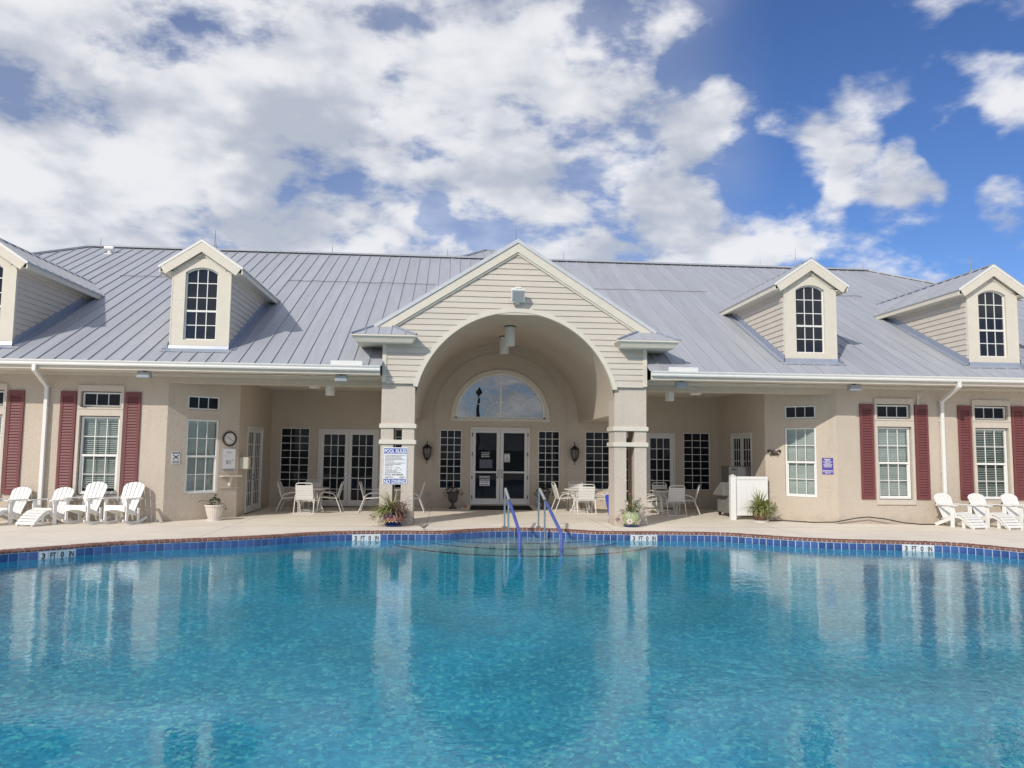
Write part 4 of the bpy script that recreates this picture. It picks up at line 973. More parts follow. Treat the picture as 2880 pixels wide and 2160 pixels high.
    rc = MB(); rc.add([(cx-.09, yf-.01, apx-.035), (cx, yf-.01, apx+.03), (cx+.09, yf-.01, apx-.035), (cx-.09, yv+.1, apx-.035), (cx, yv+.1, apx+.03), (cx+.09, yv+.1, apx-.035)], [(0, 1, 4, 3), (1, 2, 5, 4)]); rc.build('ridge_cap', 'flashing', o)
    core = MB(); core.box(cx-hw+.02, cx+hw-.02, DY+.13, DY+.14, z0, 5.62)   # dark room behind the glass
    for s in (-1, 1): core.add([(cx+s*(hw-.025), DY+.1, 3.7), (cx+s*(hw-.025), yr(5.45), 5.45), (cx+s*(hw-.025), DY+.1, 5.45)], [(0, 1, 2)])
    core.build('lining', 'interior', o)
for cx in (-11.395, -6.90, 6.89, 11.38): dormer(cx)
# --- lightning rods and their conductor, roof vent
def rod(x, y, z0, z1):
    m = MB(); m.tube([(x, y, z0), (x, y, z0+(z1-z0)*.5), (x, y, z1)], [.011, .009, .004], 6); m.tube([(x, y, z0), (x, y, z0+.03)], .03, 8); m.build('lightning_rod', 'steel_grey', H, smooth=True)
for a in ((-6.90, .6, 6.13, 6.60), (-.02, -.3, 6.29, 6.64), (6.89, .5, 6.13, 6.60), (11.38, .5, 6.13, 6.58)): rod(*a)
for x in (-13.0, -9.29, -5.48, -1.6, 2.4, 5.54, 9.41, 13.2): rod(x, RY_, RZ_+.05, RZ_+.33)
for a, b in ((-6.2, -1.9), (1.9, 6.3), (7.6, 11.2), (-10.9, -7.5)):
    m = MB(); rr = random.Random(int(a*10)); k = int((b-a)/.24)
    m.tube([(a+(b-a)*i/k, 5.24+rr.uniform(-.035, .035), rz(5.24)+.045+(.01 if i % 2 else 0)) for i in range(k+1)], .008, 5); m.build('conductor_cable', 'cable', H)
m = MB(); vx, vy = -12.40, 7.95
m.lathe([(.07, 0), (.07, .15)], 14, (vx, vy, rz(vy)-.02)); m.tube([(vx-.14, vy-.05, rz(vy)+.15), (vx+.14, vy-.05, rz(vy)+.15)], .075, 12); m.box(vx-.13, vx+.13, vy-.16, vy+.06, rz(vy)-.10, rz(vy)-.05)
m.build('roof_vent', 'white', H, smooth=True)
# rear and end walls close the house
m = MB(); m.box(-22, 22, 16.0, 16.2, 0, 3.4); m.box(-22.1, -21.9, .0, 16.2, 0, 3.4); m.box(21.9, 22.1, 0, 16.2, 0, 3.4); m.build('wall', 'stucco', H)

# ------------------------------------------------------------------ patio furniture
STRAP = None
def strap_chair():
    t = thing('patio_chair', '', 'chair', group='white strap chairs around the porch tables')
    w = .235; r = .0115
    for s in (-1, 1):
        m = MB(); x = s*w
        m.tube([(x, .29, .012), (x, .165, .33), (x, .125, .425), (x, .075, .468), (x, -.02, .487), (x, -.15, .503), (x, -.205, .495), (x, -.24, .462), (x, -.255, .41), (x, -.315, .012)], r, 7); m.build('side_frame', 'strap_white', t, smooth=True)
    for y in (.285, -.31):
        m = MB(); m.tube([(-w, y, .013), (w, y, .013)], r*.9, 7); m.build('floor_bar', 'strap_white', t, smooth=True)
    m = MB(); m.tube([(-.215, .17, .352), (.215, .17, .352), (.215, -.23, .378), (-.215, -.23, .378)], r*.95, 7, closed=True); m.tube([(-w, .02, .30), (w, .02, .30)], r*.8, 6); m.build('seat_frame', 'strap_white', t, smooth=True)
    tilt = lambda z: .165+(z-.35)*.30
    m = MB(); m.tube([(-.2, tilt(.34), .34), (-.2, tilt(.70), .70), (-.19, tilt(.735), .735), (-.165, tilt(.757), .757), (-.12, tilt(.764), .764), (.12, tilt(.764), .764), (.165, tilt(.757), .757), (.19, tilt(.735), .735), (.2, tilt(.70), .70), (.2, tilt(.34), .34)], r, 7); m.build('back_frame', 'strap_white', t, smooth=True)
    m = MB()
    for k in range(8):
        z = .375+k*.0425; m.box(-.2, .2, tilt(z)-.014, tilt(z)-.010, z, z+.034); m.box(-.2, .2, tilt(z)+.010, tilt(z)+.014, z, z+.034)
    m.build('back_straps', 'strap_white', t, kind='stuff')
    m = MB()
    for k in range(9):
        y = -.215+k*.043; z = .364-(y-.0)*.065; m.box(-.215, .215, y, y+.034, z+.008, z+.012); m.box(-.215, .215, y, y+.034, z-.014, z-.010)
    m.build('seat_straps', 'strap_white', t, kind='stuff')
    return t
first = strap_chair(); used = [False]
def place(x, y, rz_, label):
    if not used[0]: first.location = (x, y, 0); first.rotation_euler = (0, 0, rz_); first['label'] = label; used[0] = True
    else: copy_tree(first, (x, y, 0), rz_, label)
def table(x, y, label):
    t = thing('patio_table', label, 'table', (x, y, 0), .4, 'round white porch tables')
    m = MB(); m.lathe([(.0, .585), (.445, .585), (.46, .592), (.462, .603), (.45, .609), (.0, .611)], 36); m.build('tabletop', 'strap_white', t, smooth=True)
    for k in range(4):
        a = k*PI/2; c, s = math.cos(a), math.sin(a); m = MB()
        m.tube([(c*.36, s*.36, .583), (c*.30, s*.30, .50), (c*.22, s*.22, .34), (c*.22, s*.22, .26), (c*.27, s*.27, .12), (c*.33, s*.33, .0)], .014, 7); m.build('leg', 'strap_white', t, smooth=True)
    m = MB(); m.tube([(.22*math.cos(2*PI*k/20), .22*math.sin(2*PI*k/20), .29) for k in range(20)], .010, 6, closed=True); m.tube([(.36*math.cos(2*PI*k/24), .36*math.sin(2*PI*k/24), .572) for k in range(24)], .012, 6, closed=True)
    m.tube([(.305*math.cos(2*PI*k/24), .305*math.sin(2*PI*k/24), .06) for k in range(24)], .009, 6, closed=True); m.build('hoops', 'strap_white', t, smooth=True)
    return t
Q = PI/2
table(-4.93, 2.92, 'round white patio table in the left porch, by the french doors')
place(-4.95, 2.27, PI, 'white strap chair with its back to the pool at the left porch table')
place(-5.44, 2.80, Q, 'white strap chair facing right, leftmost at the left porch table')
place(-4.43, 2.95, -Q, 'white strap chair facing left, right of the left porch table')
place(-5.02, 3.52, .05, 'white strap chair behind the left porch table, facing the pool')
table(-2.88, 2.95, 'round white patio table mostly hidden behind the left entrance column')
place(-3.41, 2.87, Q, 'white strap chair facing right, just left of the pool rules column')
place(-2.34, 3.00, -Q, 'white strap chair facing left, between the pool rules column and the urn')
table(2.08, 3.12, 'round white patio table right of the entrance doors')
place(2.10, 2.62, PI, 'white strap chair with its back to the pool, right of the entrance doors')
place(1.63, 3.25, Q+.1, 'white strap chair facing right, beside the dark urn right of the doors')
place(2.07, 3.72, 0, 'white strap chair behind the table right of the entrance doors')
place(2.62, 3.12, -Q, 'white strap chair facing left, half hidden by the right entrance column')
table(4.33, 2.78, 'round white patio table in the right porch')
place(4.35, 2.27, PI, 'white strap chair with its back to the pool at the right porch table')
place(4.83, 2.62, -Q-.25, 'white strap chair facing left, rightmost at the right porch table')
place(3.80, 2.66, Q, 'white strap chair facing right behind the right column, at the porch table')
place(4.36, 3.42, 0, 'white strap chair behind the right porch table, facing the pool')
tr = thing('tray', 'small brown tray lying on the right porch table', 'tray', (4.15, 2.72, .612)); m = MB(); m.lathe([(.0, 0), (.13, 0), (.15, .02), (.14, .022), (.12, .008), (0, .008)], 20); m.build('dish', 'bronze', tr, smooth=True)

def slat_outline(w0, w1, h, r):       # a tapering board with a rounded top, in x,z
    pts = [(-w0/2, 0), (w0/2, 0), (w1/2, h-r)]
    for k in range(1, 6):
        a = PI*k/6; pts.append((w1/2*math.cos(a), h-r+r*math.sin(a)))
    pts.append((-w1/2, h-r)); return pts
def adirondack(name, cat, group, rocker):
    t = thing(name, '', cat, group=group)
    up = .13 if rocker else 0.0; sw = .22; wm = 'white_plastic'
    zs_, zr = (.305+up*.5, .165+up*.5)                     # seat height at the front and rear
    for s in (-1, 1):
        x = s*sw
        if not rocker:
            m = MB(); m.prism([(-.24, zs_-.10), (.28, .0), (.34, .0), (.35, .05), (.10, zr-.01), (-.24, zs_)], -.011, .011, RZ(Q) @ T(0, 0, 0)); o = m.build('side_rail', wm, t, T(x-s*.02, 0, 0), bevel=.004)
            m = MB(); m.box(-.013, .013, -.25, -.155, 0, .468); m.build('leg', wm, t, T(x+s*.03, 0, 0), bevel=.005)
        else:
            m = MB(); m.prism([(-.24, zs_-.09), (.18, zr-.08), (.18, zr), (-.24, zs_)], -.011, .011, RZ(Q)); m.build('side_rail', wm, t, T(x-s*.02, 0, 0), bevel=.004)
            m = MB(); m.box(-.015, .015, -.25, -.18, .075, .515); m.build('leg', wm, t, T(x+s*.03, 0, 0), bevel=.005)
            m = MB(); m.box(-.015, .015, .12, .18, .05, .33); m.build('leg', wm, t, T(x+s*.03, 0, 0), bevel=.005)
            ru = MB(); nn = 14; Rr = .95; yy = [-.33+.74*k/nn for k in range(nn+1)]
            zz = [Rr-math.sqrt(Rr*Rr-(q-.02)**2) for q in yy]
            ru.prism([(q, z) for q, z in zip(yy, zz)]+[(q, z+.055) for q, z in list(zip(yy, zz))[::-1]], -.014, .014, RZ(Q)); ru.build('runner', wm, t, T(x+s*.03, 0, 0), bevel=.004)
        za = .482+(.045 if rocker else 0)
        m = MB(); m.slab([(-.05, -.33), (-.03, -.35), (.03, -.35), (.05, -.33), (.052, -.1), (.03, .20), (-.03, .20), (-.045, -.1)], za, za+.02); m.build('arm', wm, t, T(x+s*.045, 0, 0), bevel=.005)
        m = MB(); m.prism([(-.012, 0), (.012, 0), (.012, .09), (-.05*s if s < 0 else -.012, .09)] if False else [(-.012, 0), (.012, 0), (.03, .10), (-.03, .10)], -.165, -.15); m.build('arm_bracket', wm, t, T(x+s*.045, 0, za-.10))
    # seat slats
    ns = 6
    for k in range(ns):
        u = k/(ns-1); y = -.235+.34*u; z = zs_+(zr-zs_)*u-.018*math.sin(PI*u)+.006
        m = MB(); m.box(-sw, sw, -.029, .029, 0, .018); m.build('seat_slat', wm, t, T(0, y, z) @ RX(-(zs_-zr)/.36), bevel=.004)
    m = MB()
    if rocker: m.prism([(-sw-.015, zs_-.10), (-.12, zs_-.075), (-.06, zs_-.065), (.06, zs_-.065), (.12, zs_-.075), (sw+.015, zs_-.10), (sw+.015, zs_+.02), (-sw-.015, zs_+.02)], -.275, -.253)
    else: m.box(-sw, sw, -.262, -.242, zs_-.09, zs_+.012)
    m.build('front_apron', wm, t, bevel=.004)
    # fan of five back boards, rounded top
    H_ = (.60 if not rocker else .66); base_z = zr+.02; lean = R(24)
    for k in range(5):      # the tops of the boards together make one round arch
        q = (k-2)*(.078+.040*H_); tops = []
        for i in range(7):
            x_ = .0445-.089*i/6; xa_ = max(-1, min(1, (q+x_)/.256)); tops.append((x_, H_*(.80+.20*math.sqrt(1-xa_*xa_))))
        m = MB(); m.prism([(-.036, 0), (.036, 0)]+tops, -.009, .009)
        m.build('back_slat', wm, t, T((k-2)*.080, .095, base_z) @ RX(-lean) @ RY((k-2)*R(2.3)), bevel=.003)
    for hh in (.16, .40):
        m = MB(); m.box(-.19, .19, .010, .030, hh*H_/.6, hh*H_/.6+.05); m.build('back_brace', wm, t, T(0, .095, base_z) @ RX(-lean), bevel=.003)
    m = MB(); m.box(-.31, .31, .17, .21, za-.022, za-.002); m.build('arm_brace', wm, t, bevel=.003)
    if not rocker:      # leg rest pulled out in front: curved sides and slats
        for s in (-1, 1):
            m = MB(); m.prism([(-.70, .0), (-.64, .0), (-.40, .18), (-.27, .225), (-.27, .285), (-.36, .285), (-.50, .22), (-.70, .03)], -.010, .010, RZ(Q)); m.build('footrest_rail', wm, t, T(s*(sw-.045), 0, 0), bevel=.003)
            m = MB(); m.box(-.012, .012, -.43, -.36, 0, .20); m.build('footrest_leg', wm, t, T(s*(sw-.075), 0, 0), bevel=.003)
        prof = [(-.305, .297, .06), (-.372, .290, -.20), (-.440, .262, -.50), (-.503, .219, -.66), (-.560, .168, -.75), (-.615, .114, -.80), (-.665, .060, -.85)]
        for y, z, a in prof:
            m = MB(); m.box(-sw, sw, -.030, .030, -.008, .008); m.build('footrest_slat', wm, t, T(0, y, z) @ RX(-a), bevel=.003)
    return t
ad = adirondack('adirondack_chair', 'chair', 'white adirondack chairs with leg rests', False)
A17 = R(-17)
ad.location = (-9.64, -.40, 0); ad.rotation_euler = (0, 0, A17); ad['label'] = 'white adirondack chair with slatted leg rest, left of the two rocking chairs'
copy_tree(ad, (-10.50, -.40, 0), A17, 'white adirondack chair cut off by the left edge of the photo')
copy_tree(ad, (10.0, -.52, 0), R(12), 'white adirondack chair in front of the right downspout, leftmost of three')
copy_tree(ad, (10.81, -.54, 0), R(12), 'white adirondack chair below the rightmost window, middle of three')
copy_tree(ad, (11.61, -.54, 0), R(12), 'white adirondack chair cut off by the right edge of the photo')
rk = adirondack('rocking_chair', 'chair', 'white rocking chairs by the left window', True)
rk.location = (-8.96, -.46, 0); rk.rotation_euler = (0, 0, R(-15)); rk['label'] = 'white slatted rocking chair under the left shuttered window, nearer the downspout'
copy_tree(rk, (-8.20, -.45, 0), R(-15), 'white slatted rocking chair casting its shadow on the wall corner')

# ------------------------------------------------------------------ pool handrails
for (tx, bx, fx_, lab) in ((-.246, -.135, -.215, 'left'), (.475, .630, .530, 'right')):
    t = thing('handrail', 'stainless pool handrail with blue foam sleeve, %s one of the pair' % lab, 'handrail', (tx, -.975, 0), 0, 'handrails at the pool steps')
    L0 = lambda x, y, z: (x-tx, y+.975, z)
    def on(y): u = (y+.975)/(-3.2+.975); return L0(tx+(bx-tx)*u, y, .822+(.10-.822)*u)
    m = MB(); m.tube([L0(tx-.01, -.975, 0), L0(tx-.008, -.975, .74), L0(tx-.006, -.985, .79), L0(tx-.002, -1.02, .815), on(-1.10), on(-1.75)], .021, 10); m.build('back_post', 'chrome', t, smooth=True)
    m = MB(); m.tube([L0(fx_, -1.51, -.35), L0(fx_, -1.51, .64)], .021, 10); m.build('front_post', 'chrome', t, smooth=True)
    for (x, y, z) in ((tx-.01, -.975, .006), (fx_, -1.51, -.345), (bx, -3.2, -.845)):
        m = MB(); m.lathe([(.055, -.004), (.055, .004), (.035, .018), (.022, .022)], 18, L0(x, y, z)); m.build('escutcheon', 'steel_grey', t, smooth=True)
    m = MB(); m.tube([on(-1.04), on(-1.2), on(-1.62)], .029, 10); m.build('grey_sleeve', 'grey_box', t, smooth=True)
    m = MB(); e1 = on(-3.08); m.tube([on(-1.72), on(-1.8), on(-2.4), e1, L0(bx-.003, -3.165, .085), L0(bx, -3.2, .02), L0(bx, -3.2, -.62)], .031, 10); m.build('blue_sleeve', 'sleeve_blue', t, smooth=True)
    m = MB(); m.tube([L0(bx, -3.2, -.60), L0(bx, -3.2, -.85)], .021, 10); m.build('lower_post', 'chrome', t, smooth=True)

# ------------------------------------------------------------------ plants
def blades(mb, n, c, lens, width, up, seed, spread=1.0, az=None, droop=1.0):
    rr = random.Random(seed)
    for i in range(n):
        a = rr.uniform(0, 2*PI) if az is None else rr.uniform(*az)
        ln = rr.uniform(*lens); el = rr.uniform(*up); v = Vector((math.cos(a)*math.cos(el)*spread, math.sin(a)*math.cos(el)*spread, math.sin(el))); p = Vector(c)+Vector((rr.uniform(-.05, .05), rr.uniform(-.05, .05), rr.uniform(-.02, .02)))
        side = Vector((-math.sin(a), math.cos(a), rr.uniform(-.4, .4))).normalized(); k = 7; b = len(mb.v); w = width*rr.uniform(.7, 1.25); dr = droop*rr.uniform(.6, 1.5)
        for j in range(k+1):
            u = j/k; ww = w*(1-u**2.2)*(.55+.9*min(u*3, .5)); mb.v.append(tuple(p-side*ww)); mb.v.append(tuple(p+side*ww))
            p = p+v*(ln/k); v = (v+Vector((0, 0, -.26*dr*(.5+u)))).normalized()
            if p.z < .015: p.z = .015
        for j in range(k): mb.f.append((b+2*j, b+2*j+1, b+2*j+3, b+2*j+2))
def leaves(mb, n, c, rad, size, seed, flat=.4, shell=.55):
    rr = random.Random(seed)
    for i in range(n):
        d = Vector((rr.gauss(0, 1), rr.gauss(0, 1), rr.gauss(0, 1))).normalized()*rr.uniform(shell, 1.0)
        p = Vector((c[0]+d.x*rad[0], c[1]+d.y*rad[1], max(.02, c[2]+d.z*rad[2]))); s = size*rr.uniform(.6, 1.4)
        x = Vector((rr.gauss(0, 1), rr.gauss(0, 1), rr.gauss(0, flat))).normalized(); y = x.cross(Vector((rr.gauss(0, .5), rr.gauss(0, .5), 1))).normalized(); n_ = x.cross(y)
        b = len(mb.v); mb.v += [tuple(p-x*s), tuple(p+y*s*.42-n_*s*.12), tuple(p+x*s*.9-n_*s*.1), tuple(p-y*s*.42-n_*s*.12)]; mb.f += [(b, b+1, b+2), (b, b+2, b+3)]
def stems(mb, ends, c, r=.004):
    for e in ends:
        e = Vector(e); c_ = Vector(c); mid = (c_+e)/2+Vector((0, 0, .04)); mb.tube([tuple(c_), tuple(mid), tuple(e)], r, 5)
# spiky variegated plant and purple trailing plant before the left column
t = thing('potted_plant', 'big spiky green and purple plant in a blue pot, foot of the pool rules column', 'plant', (-2.585, -.80, 0))
m = MB(); m.lathe([(.12, .0), (.165, .0), (.185, .035), (.175, .04), (.15, .015), (.0, .015)], 28); m.build('saucer', 'pot_blue', t, smooth=True)
m = MB(); m.lathe([(.115, .02), (.15, .06), (.19, .14), (.205, .21), (.195, .26), (.205, .275), (.19, .28), (.175, .25), (.0, .25)], 28); pt = m.build('pot', 'pot_blue', t, smooth=True)
m = MB()
for k in range(9):
    a = 2*PI*k/9; c = Vector((.197*math.cos(a), .197*math.sin(a), .16))
    for q in range(7):
        b_ = 2*PI*q/7; r0 = Vector((-math.sin(a), math.cos(a), 0)); r1 = Vector((0, 0, 1)); d = r0*math.cos(b_)+r1*math.sin(b_); e = r0*math.sin(b_)-r1*math.cos(b_); n_ = Vector((math.cos(a), math.sin(a), 0))*.008
        m.add([c+n_, c+d*.03+e*.012+n_, c+d*.055+n_*.6, c+d*.03-e*.012+n_], [(0, 1, 2, 3)])
m.build('painted_flowers', 'paint_pink', pt, kind='stuff')
m = MB()
for k in range(9):
    a = 2*PI*(k+.5)/9; c = Vector((.188*math.cos(a), .188*math.sin(a), .125)); r0 = Vector((-math.sin(a), math.cos(a), 0)); n_ = Vector((math.cos(a), math.sin(a), 0))*.012
    for (dx, dz) in ((-.03, -.03), (.03, -.02), (0, .05)): m.add([c+n_+r0*dx, c+n_+r0*(dx+.02)+Vector((0, 0, dz*.5)), c+n_+r0*dx*1.4+Vector((0, 0, dz)), c+n_+r0*(dx-.02)+Vector((0, 0, dz*.4))], [(0, 1, 2, 3)])
m.build('painted_leaves', 'paint_yellow', pt, kind='stuff')
m = MB(); m.lathe([(.0, .245), (.17, .245), (.0, .255)], 20); m.build('soil', 'soil', t)
m = MB(); blades(m, 130, (-.05, 0, .27), (.28, .62), .0125, (.35, 1.45), 11, droop=1.15); blades(m, 55, (-.10, -.03, .27), (.35, .60), .012, (.1, .8), 12, az=(2.3, 4.4), droop=1.0); m.build('spiky_leaves', 'leaf_spider', t, kind='stuff')
m = MB(); blades(m, 30, (-.08, -.05, .26), (.3, .5), .011, (.2, 1.0), 13, droop=1.6); m.build('dry_leaves', 'leaf_spider_dry', t, kind='stuff')
m = MB(); leaves(m, 420, (.11, -.06, .31), (.24, .19, .25), .030, 21); leaves(m, 160, (.02, -.15, .20), (.24, .10, .17), .027, 22); blades(m, 46, (.10, -.04, .30), (.16, .36), .010, (-.2, 1.1), 23, droop=2.0)
stems(m, [(-.40, -.08, .22), (-.36, -.16, .08), (.34, -.04, .52)], (0, -.1, .28)); leaves(m, 26, (-.42, -.10, .20), (.07, .05, .06), .028, 24); leaves(m, 12, (.35, -.05, .50), (.05, .05, .09), .028, 25); m.build('purple_foliage', 'leaf_purple', t, kind='stuff')
m = MB(); leaves(m, 70, (.04, -.21, .20), (.19, .05, .11), .026, 26, shell=.3); m.build('blossoms', 'petal_pink', t, kind='stuff')
# painted pot with a flowering shrub before the right column
t = thing('potted_plant', 'flower-painted pot with small flowering shrub on a blue saucer, foot of the right column', 'plant', (2.50, -.78, 0))
m = MB(); m.lathe([(.12, .0), (.155, .0), (.178, .042), (.168, .046), (.145, .018), (.0, .018)], 28); m.build('saucer', 'pot_blue', t, smooth=True)
m = MB(); m.lathe([(.11, .025), (.14, .06), (.178, .14), (.192, .22), (.186, .29), (.20, .305), (.197, .318), (.18, .316), (.172, .28), (.0, .28)], 32); pt = m.build('pot', 'pot_green', t, smooth=True)
def on_pot(a, z): return .03+(.178 if z < .14 else .192)*1.0
for k, (a, z, mt, sz) in enumerate(((-1.95, .13, 'paint_petal', .075), (-.75, .11, 'paint_petal', .075), (-1.35, .20, 'paint_lime', .06), (-2.5, .22, 'paint_lime', .05), (-.35, .22, 'paint_lime', .055), (-1.15, .09, 'paint_lime', .05), (.6, .15, 'paint_petal', .07), (1.9, .16, 'paint_lime', .07), (3.1, .14, 'paint_petal', .07))):
    m = MB(); rr_ = .150+.055*min(1, z/.2); c = Vector((rr_*math.cos(a), rr_*math.sin(a), z)); r0 = Vector((-math.sin(a), math.cos(a), 0)); n0 = Vector((math.cos(a), math.sin(a), 0))
    for q in range(9 if mt == 'paint_petal' else 6):
        b_ = 2*PI*q/(9 if mt == 'paint_petal' else 6); d = r0*math.cos(b_)+Vector((0, 0, 1))*math.sin(b_)+n0*(.34*math.sin(b_)-.12*abs(math.cos(b_))); e = r0*math.sin(b_)-Vector((0, 0, 1))*math.cos(b_); o_ = n0*.012
        m.add([c+o_+d*sz*.22, c+o_+d*sz*.6+e*sz*.20, c+o_+d*sz, c+o_+d*sz*.6-e*sz*.20], [(0, 1, 2, 3)])
    m.build('painted_flower', mt, pt)
    if mt == 'paint_petal': q_ = MB(); q_.lathe([(.0, -.018), (.017, 0), (.0, .018)], 10, tuple(c+n0*.008)); q_.build('painted_centre', 'paint_pink', pt)
m = MB(); m.lathe([(.0, .275), (.172, .275), (.0, .285)], 20); m.build('soil', 'soil', t)
m = MB(); ends = [(-.10, 0, .58), (-.02, .02, .66), (.06, 0, .52), (.14, -.04, .56), (.22, .02, .60), (.10, -.1, .46), (.24, -.05, .48), (-.12, -.06, .46)]
stems(m, ends, (0, 0, .28)); 
for k, e in enumerate(ends): leaves(m, 24, (e[0]*.8, e[1]*.8, e[2]-.05), (.065, .06, .085), .026, 40+k)
leaves(m, 120, (.02, -.04, .39), (.17, .14, .12), .028, 50); m.build('green_foliage', 'leaf_mid', t, kind='stuff')
m = MB(); stems(m, [(-.22, -.08, .36), (-.30, -.10, .22), (-.36, -.1, .16)], (-.12, -.05, .31), .005); blades(m, 7, (-.21, -.08, .36), (.08, .15), .012, (-.2, .9), 60); blades(m, 9, (-.34, -.10, .18), (.06, .12), .014, (-.9, .6), 61); m.build('purple_stems', 'leaf_purple', t, kind='stuff')
m = MB(); leaves(m, 9, (-.04, -.02, .70), (.03, .03, .03), .022, 62, shell=.2); leaves(m, 6, (.30, 0, .33), (.05, .05, .1), .02, 63); m.build('pink_blossom', 'petal_pink', t, kind='stuff')
m = MB(); leaves(m, 12, (-.05, -.12, .46), (.04, .03, .03), .018, 64, shell=.2); m.build('orange_blossom', 'petal_orange', t, kind='stuff')
# fluted white pot
t = thing('potted_plant', 'fluted cream pot with a small dark green plant under the clock', 'plant', (-6.60, .42, 0))
m = MB(); m.lathe([(.0, 0), (.15, .0), (.165, .03), (.155, .033), (.0, .02)], 28); m.build('saucer', 'saucer_white', t, smooth=True)
m = MB(); m.lathe([(.12, .03), (.135, .06), (.165, .15), (.188, .25), (.196, .31)], 48, flute=.045, nfl=24); m.lathe([(.196, .305), (.214, .312), (.218, .33), (.212, .345), (.19, .345), (.185, .31), (.0, .31)], 32); m.build('pot', 'pot_white', t, smooth=True)
m = MB(); leaves(m, 170, (.0, 0, .40), (.14, .12, .11), .030, 70); leaves(m, 30, (.02, 0, .50), (.07, .06, .07), .026, 71); stems(m, [(-.30, -.02, .43), (.24, -.04, .36), (.27, -.05, .24)], (0, 0, .33)); blades(m, 4, (-.24, -.02, .42), (.08, .14), .014, (-.1, .5), 72, az=(2.8, 3.5)); leaves(m, 10, (.25, -.05, .30), (.05, .04, .07), .026, 73); m.build('foliage', 'leaf_dark', t, kind='stuff')
# big spider plant by the white screen
t = thing('potted_plant', 'bushy spider plant in a brown pot before the white vinyl screen', 'plant', (5.86, .42, 0))
m = MB(); m.lathe([(.0, 0), (.17, .0), (.195, .045), (.185, .048), (.0, .02)], 28); m.build('saucer', 'saucer_white', t, smooth=True)
m = MB(); m.lathe([(.13, .03), (.175, .20), (.185, .24), (.175, .24), (.165, .2), (.0, .2)], 28); m.build('pot', 'pot_brown', t, smooth=True)
m = MB(); blades(m, 150, (0, 0, .28), (.35, .62), .0125, (.3, 1.5), 81, droop=1.2); blades(m, 70, (0, 0, .30), (.30, .5), .012, (.0, .7), 82, droop=1.8); leaves(m, 300, (.08, -.02, .34), (.30, .27, .19), .036, 83); leaves(m, 150, (.20, 0, .34), (.22, .22, .18), .034, 84); leaves(m, 140, (.02, -.12, .20), (.26, .16, .11), .034, 85); m.build('foliage', 'leaf_spider', t, kind='stuff')
m = MB(); leaves(m, 120, (.10, -.06, .30), (.27, .22, .16), .03, 86); m.build('inner_foliage', 'leaf_mid', t, kind='stuff')
# two lead-coloured urns either side of the doors
for x, lab, mats in ((-1.31, 'dark grey urn with pink flowers left of the entrance doors', True), (1.20, 'dark grey urn with dark foliage right of the entrance doors', False)):
    t = thing('urn_planter', lab, 'urn', (x, 4.06, 0), 0, 'dark urns by the entrance')
    m = MB(); m.box(-.115, .115, -.115, .115, 0, .03); m.lathe([(.10, .03), (.095, .045), (.05, .07), (.038, .12), (.045, .16), (.10, .19), (.125, .24), (.135, .33), (.14, .40), (.165, .44), (.175, .455), (.15, .46), (.13, .42), (.0, .42)], 24); m.build('urn', 'urn_lead', t, smooth=True)
    m = MB(); leaves(m, 150, (0, 0, .50), (.22, .17, .11), .034, int(x*100)+200); leaves(m, 40, (-.20, -.03, .44), (.09, .07, .10), .03, 210); leaves(m, 40, (.20, -.03, .44), (.09, .07, .10), .03, 211)
    if not mats: leaves(m, 70, (0, 0, .62), (.17, .14, .10), .036, 212)
    m.build('foliage', 'leaf_dark', t, kind='stuff')
    m = MB(); leaves(m, 26 if mats else 5, (0, -.03, .60), (.07, .06, .06), .024, 213, shell=.2); m.build('blossoms', 'petal_pink', t, kind='stuff')

# ------------------------------------------------------------------ signs, clock, fittings on the walls
def panel(name, label, cat, M_loc, rz_, w, h, mat, d=.008, group=None, rim=None):
    t = thing(name, label, cat, M_loc, rz_, group); m = MB(); m.box(-w/2, w/2, -d, 0, -h/2, h/2); m.build('board', rim or mat, t, bevel=.004)
    if rim: m = MB(); m.box(-w/2+.012, w/2-.012, -d-.0025, -d+.001, -h/2+.012, h/2-.012); m.build('face', mat, t)
    return t
t = panel('pool_rules_sign', 'white and blue POOL RULES sign on the left entrance column', 'sign', (-2.595, -.545, 1.255), R(-.5), .525, .790, 'sign_white', .006)
t.location.y = -.503
m = MB(); m.box(-.245, .245, -.0075, -.006, .262, .375); m.build('blue_band', 'sign_blue', t); m = MB(); m.box(-.245, .245, -.0075, -.006, -.380, -.282); m.build('blue_band', 'sign_blue', t)
for a in ((-.25, -.245), (.245, .25)):
    m = MB(); m.box(a[0], a[1], -.0072, -.006, -.282, .262); m.build('blue_line', 'sign_blue', t)
lettering(t, 'POOL RULES', 0, .278, .112, 'sign_white', y=-.0085, w=.465, bold=.0035); lettering(t, 'NO DIVING', 0, -.372, .108, 'sign_white', y=-.0085, w=.465, bold=.0035)
yy = .235
for s_ in ('NO FOOD OR BEVERAGES IN THE POOL OR ON', 'THE POOL WET DECK. COMMERCIALLY', 'BOTTLED WATER IN PLASTIC BOTTLES', 'ALLOWED ON THE POOL WET DECK FOR POOL', 'PATRON HYDRATION.', '', 'NO GLASS OR ANIMALS IN THE FENCED POOL', 'AREA (OR 50 FEET FROM UNFENCED', 'UNFENCED POOL).', '', 'BATHING LOAD: ______ PERSONS', '', 'POOL HOURS: ___ A.M. TO ___ P.M.', 'SHOWER BEFORE ENTERING.', 'DO NOT SWALLOW THE POOL WATER.'):
    if s_: lettering(t, s_, -.215, yy-.02, .023, 'ink_grey', y=-.0075, align='LEFT', w=min(.43, len(s_)*.0114), bold=.0006)
    yy -= .030 if s_ else .012
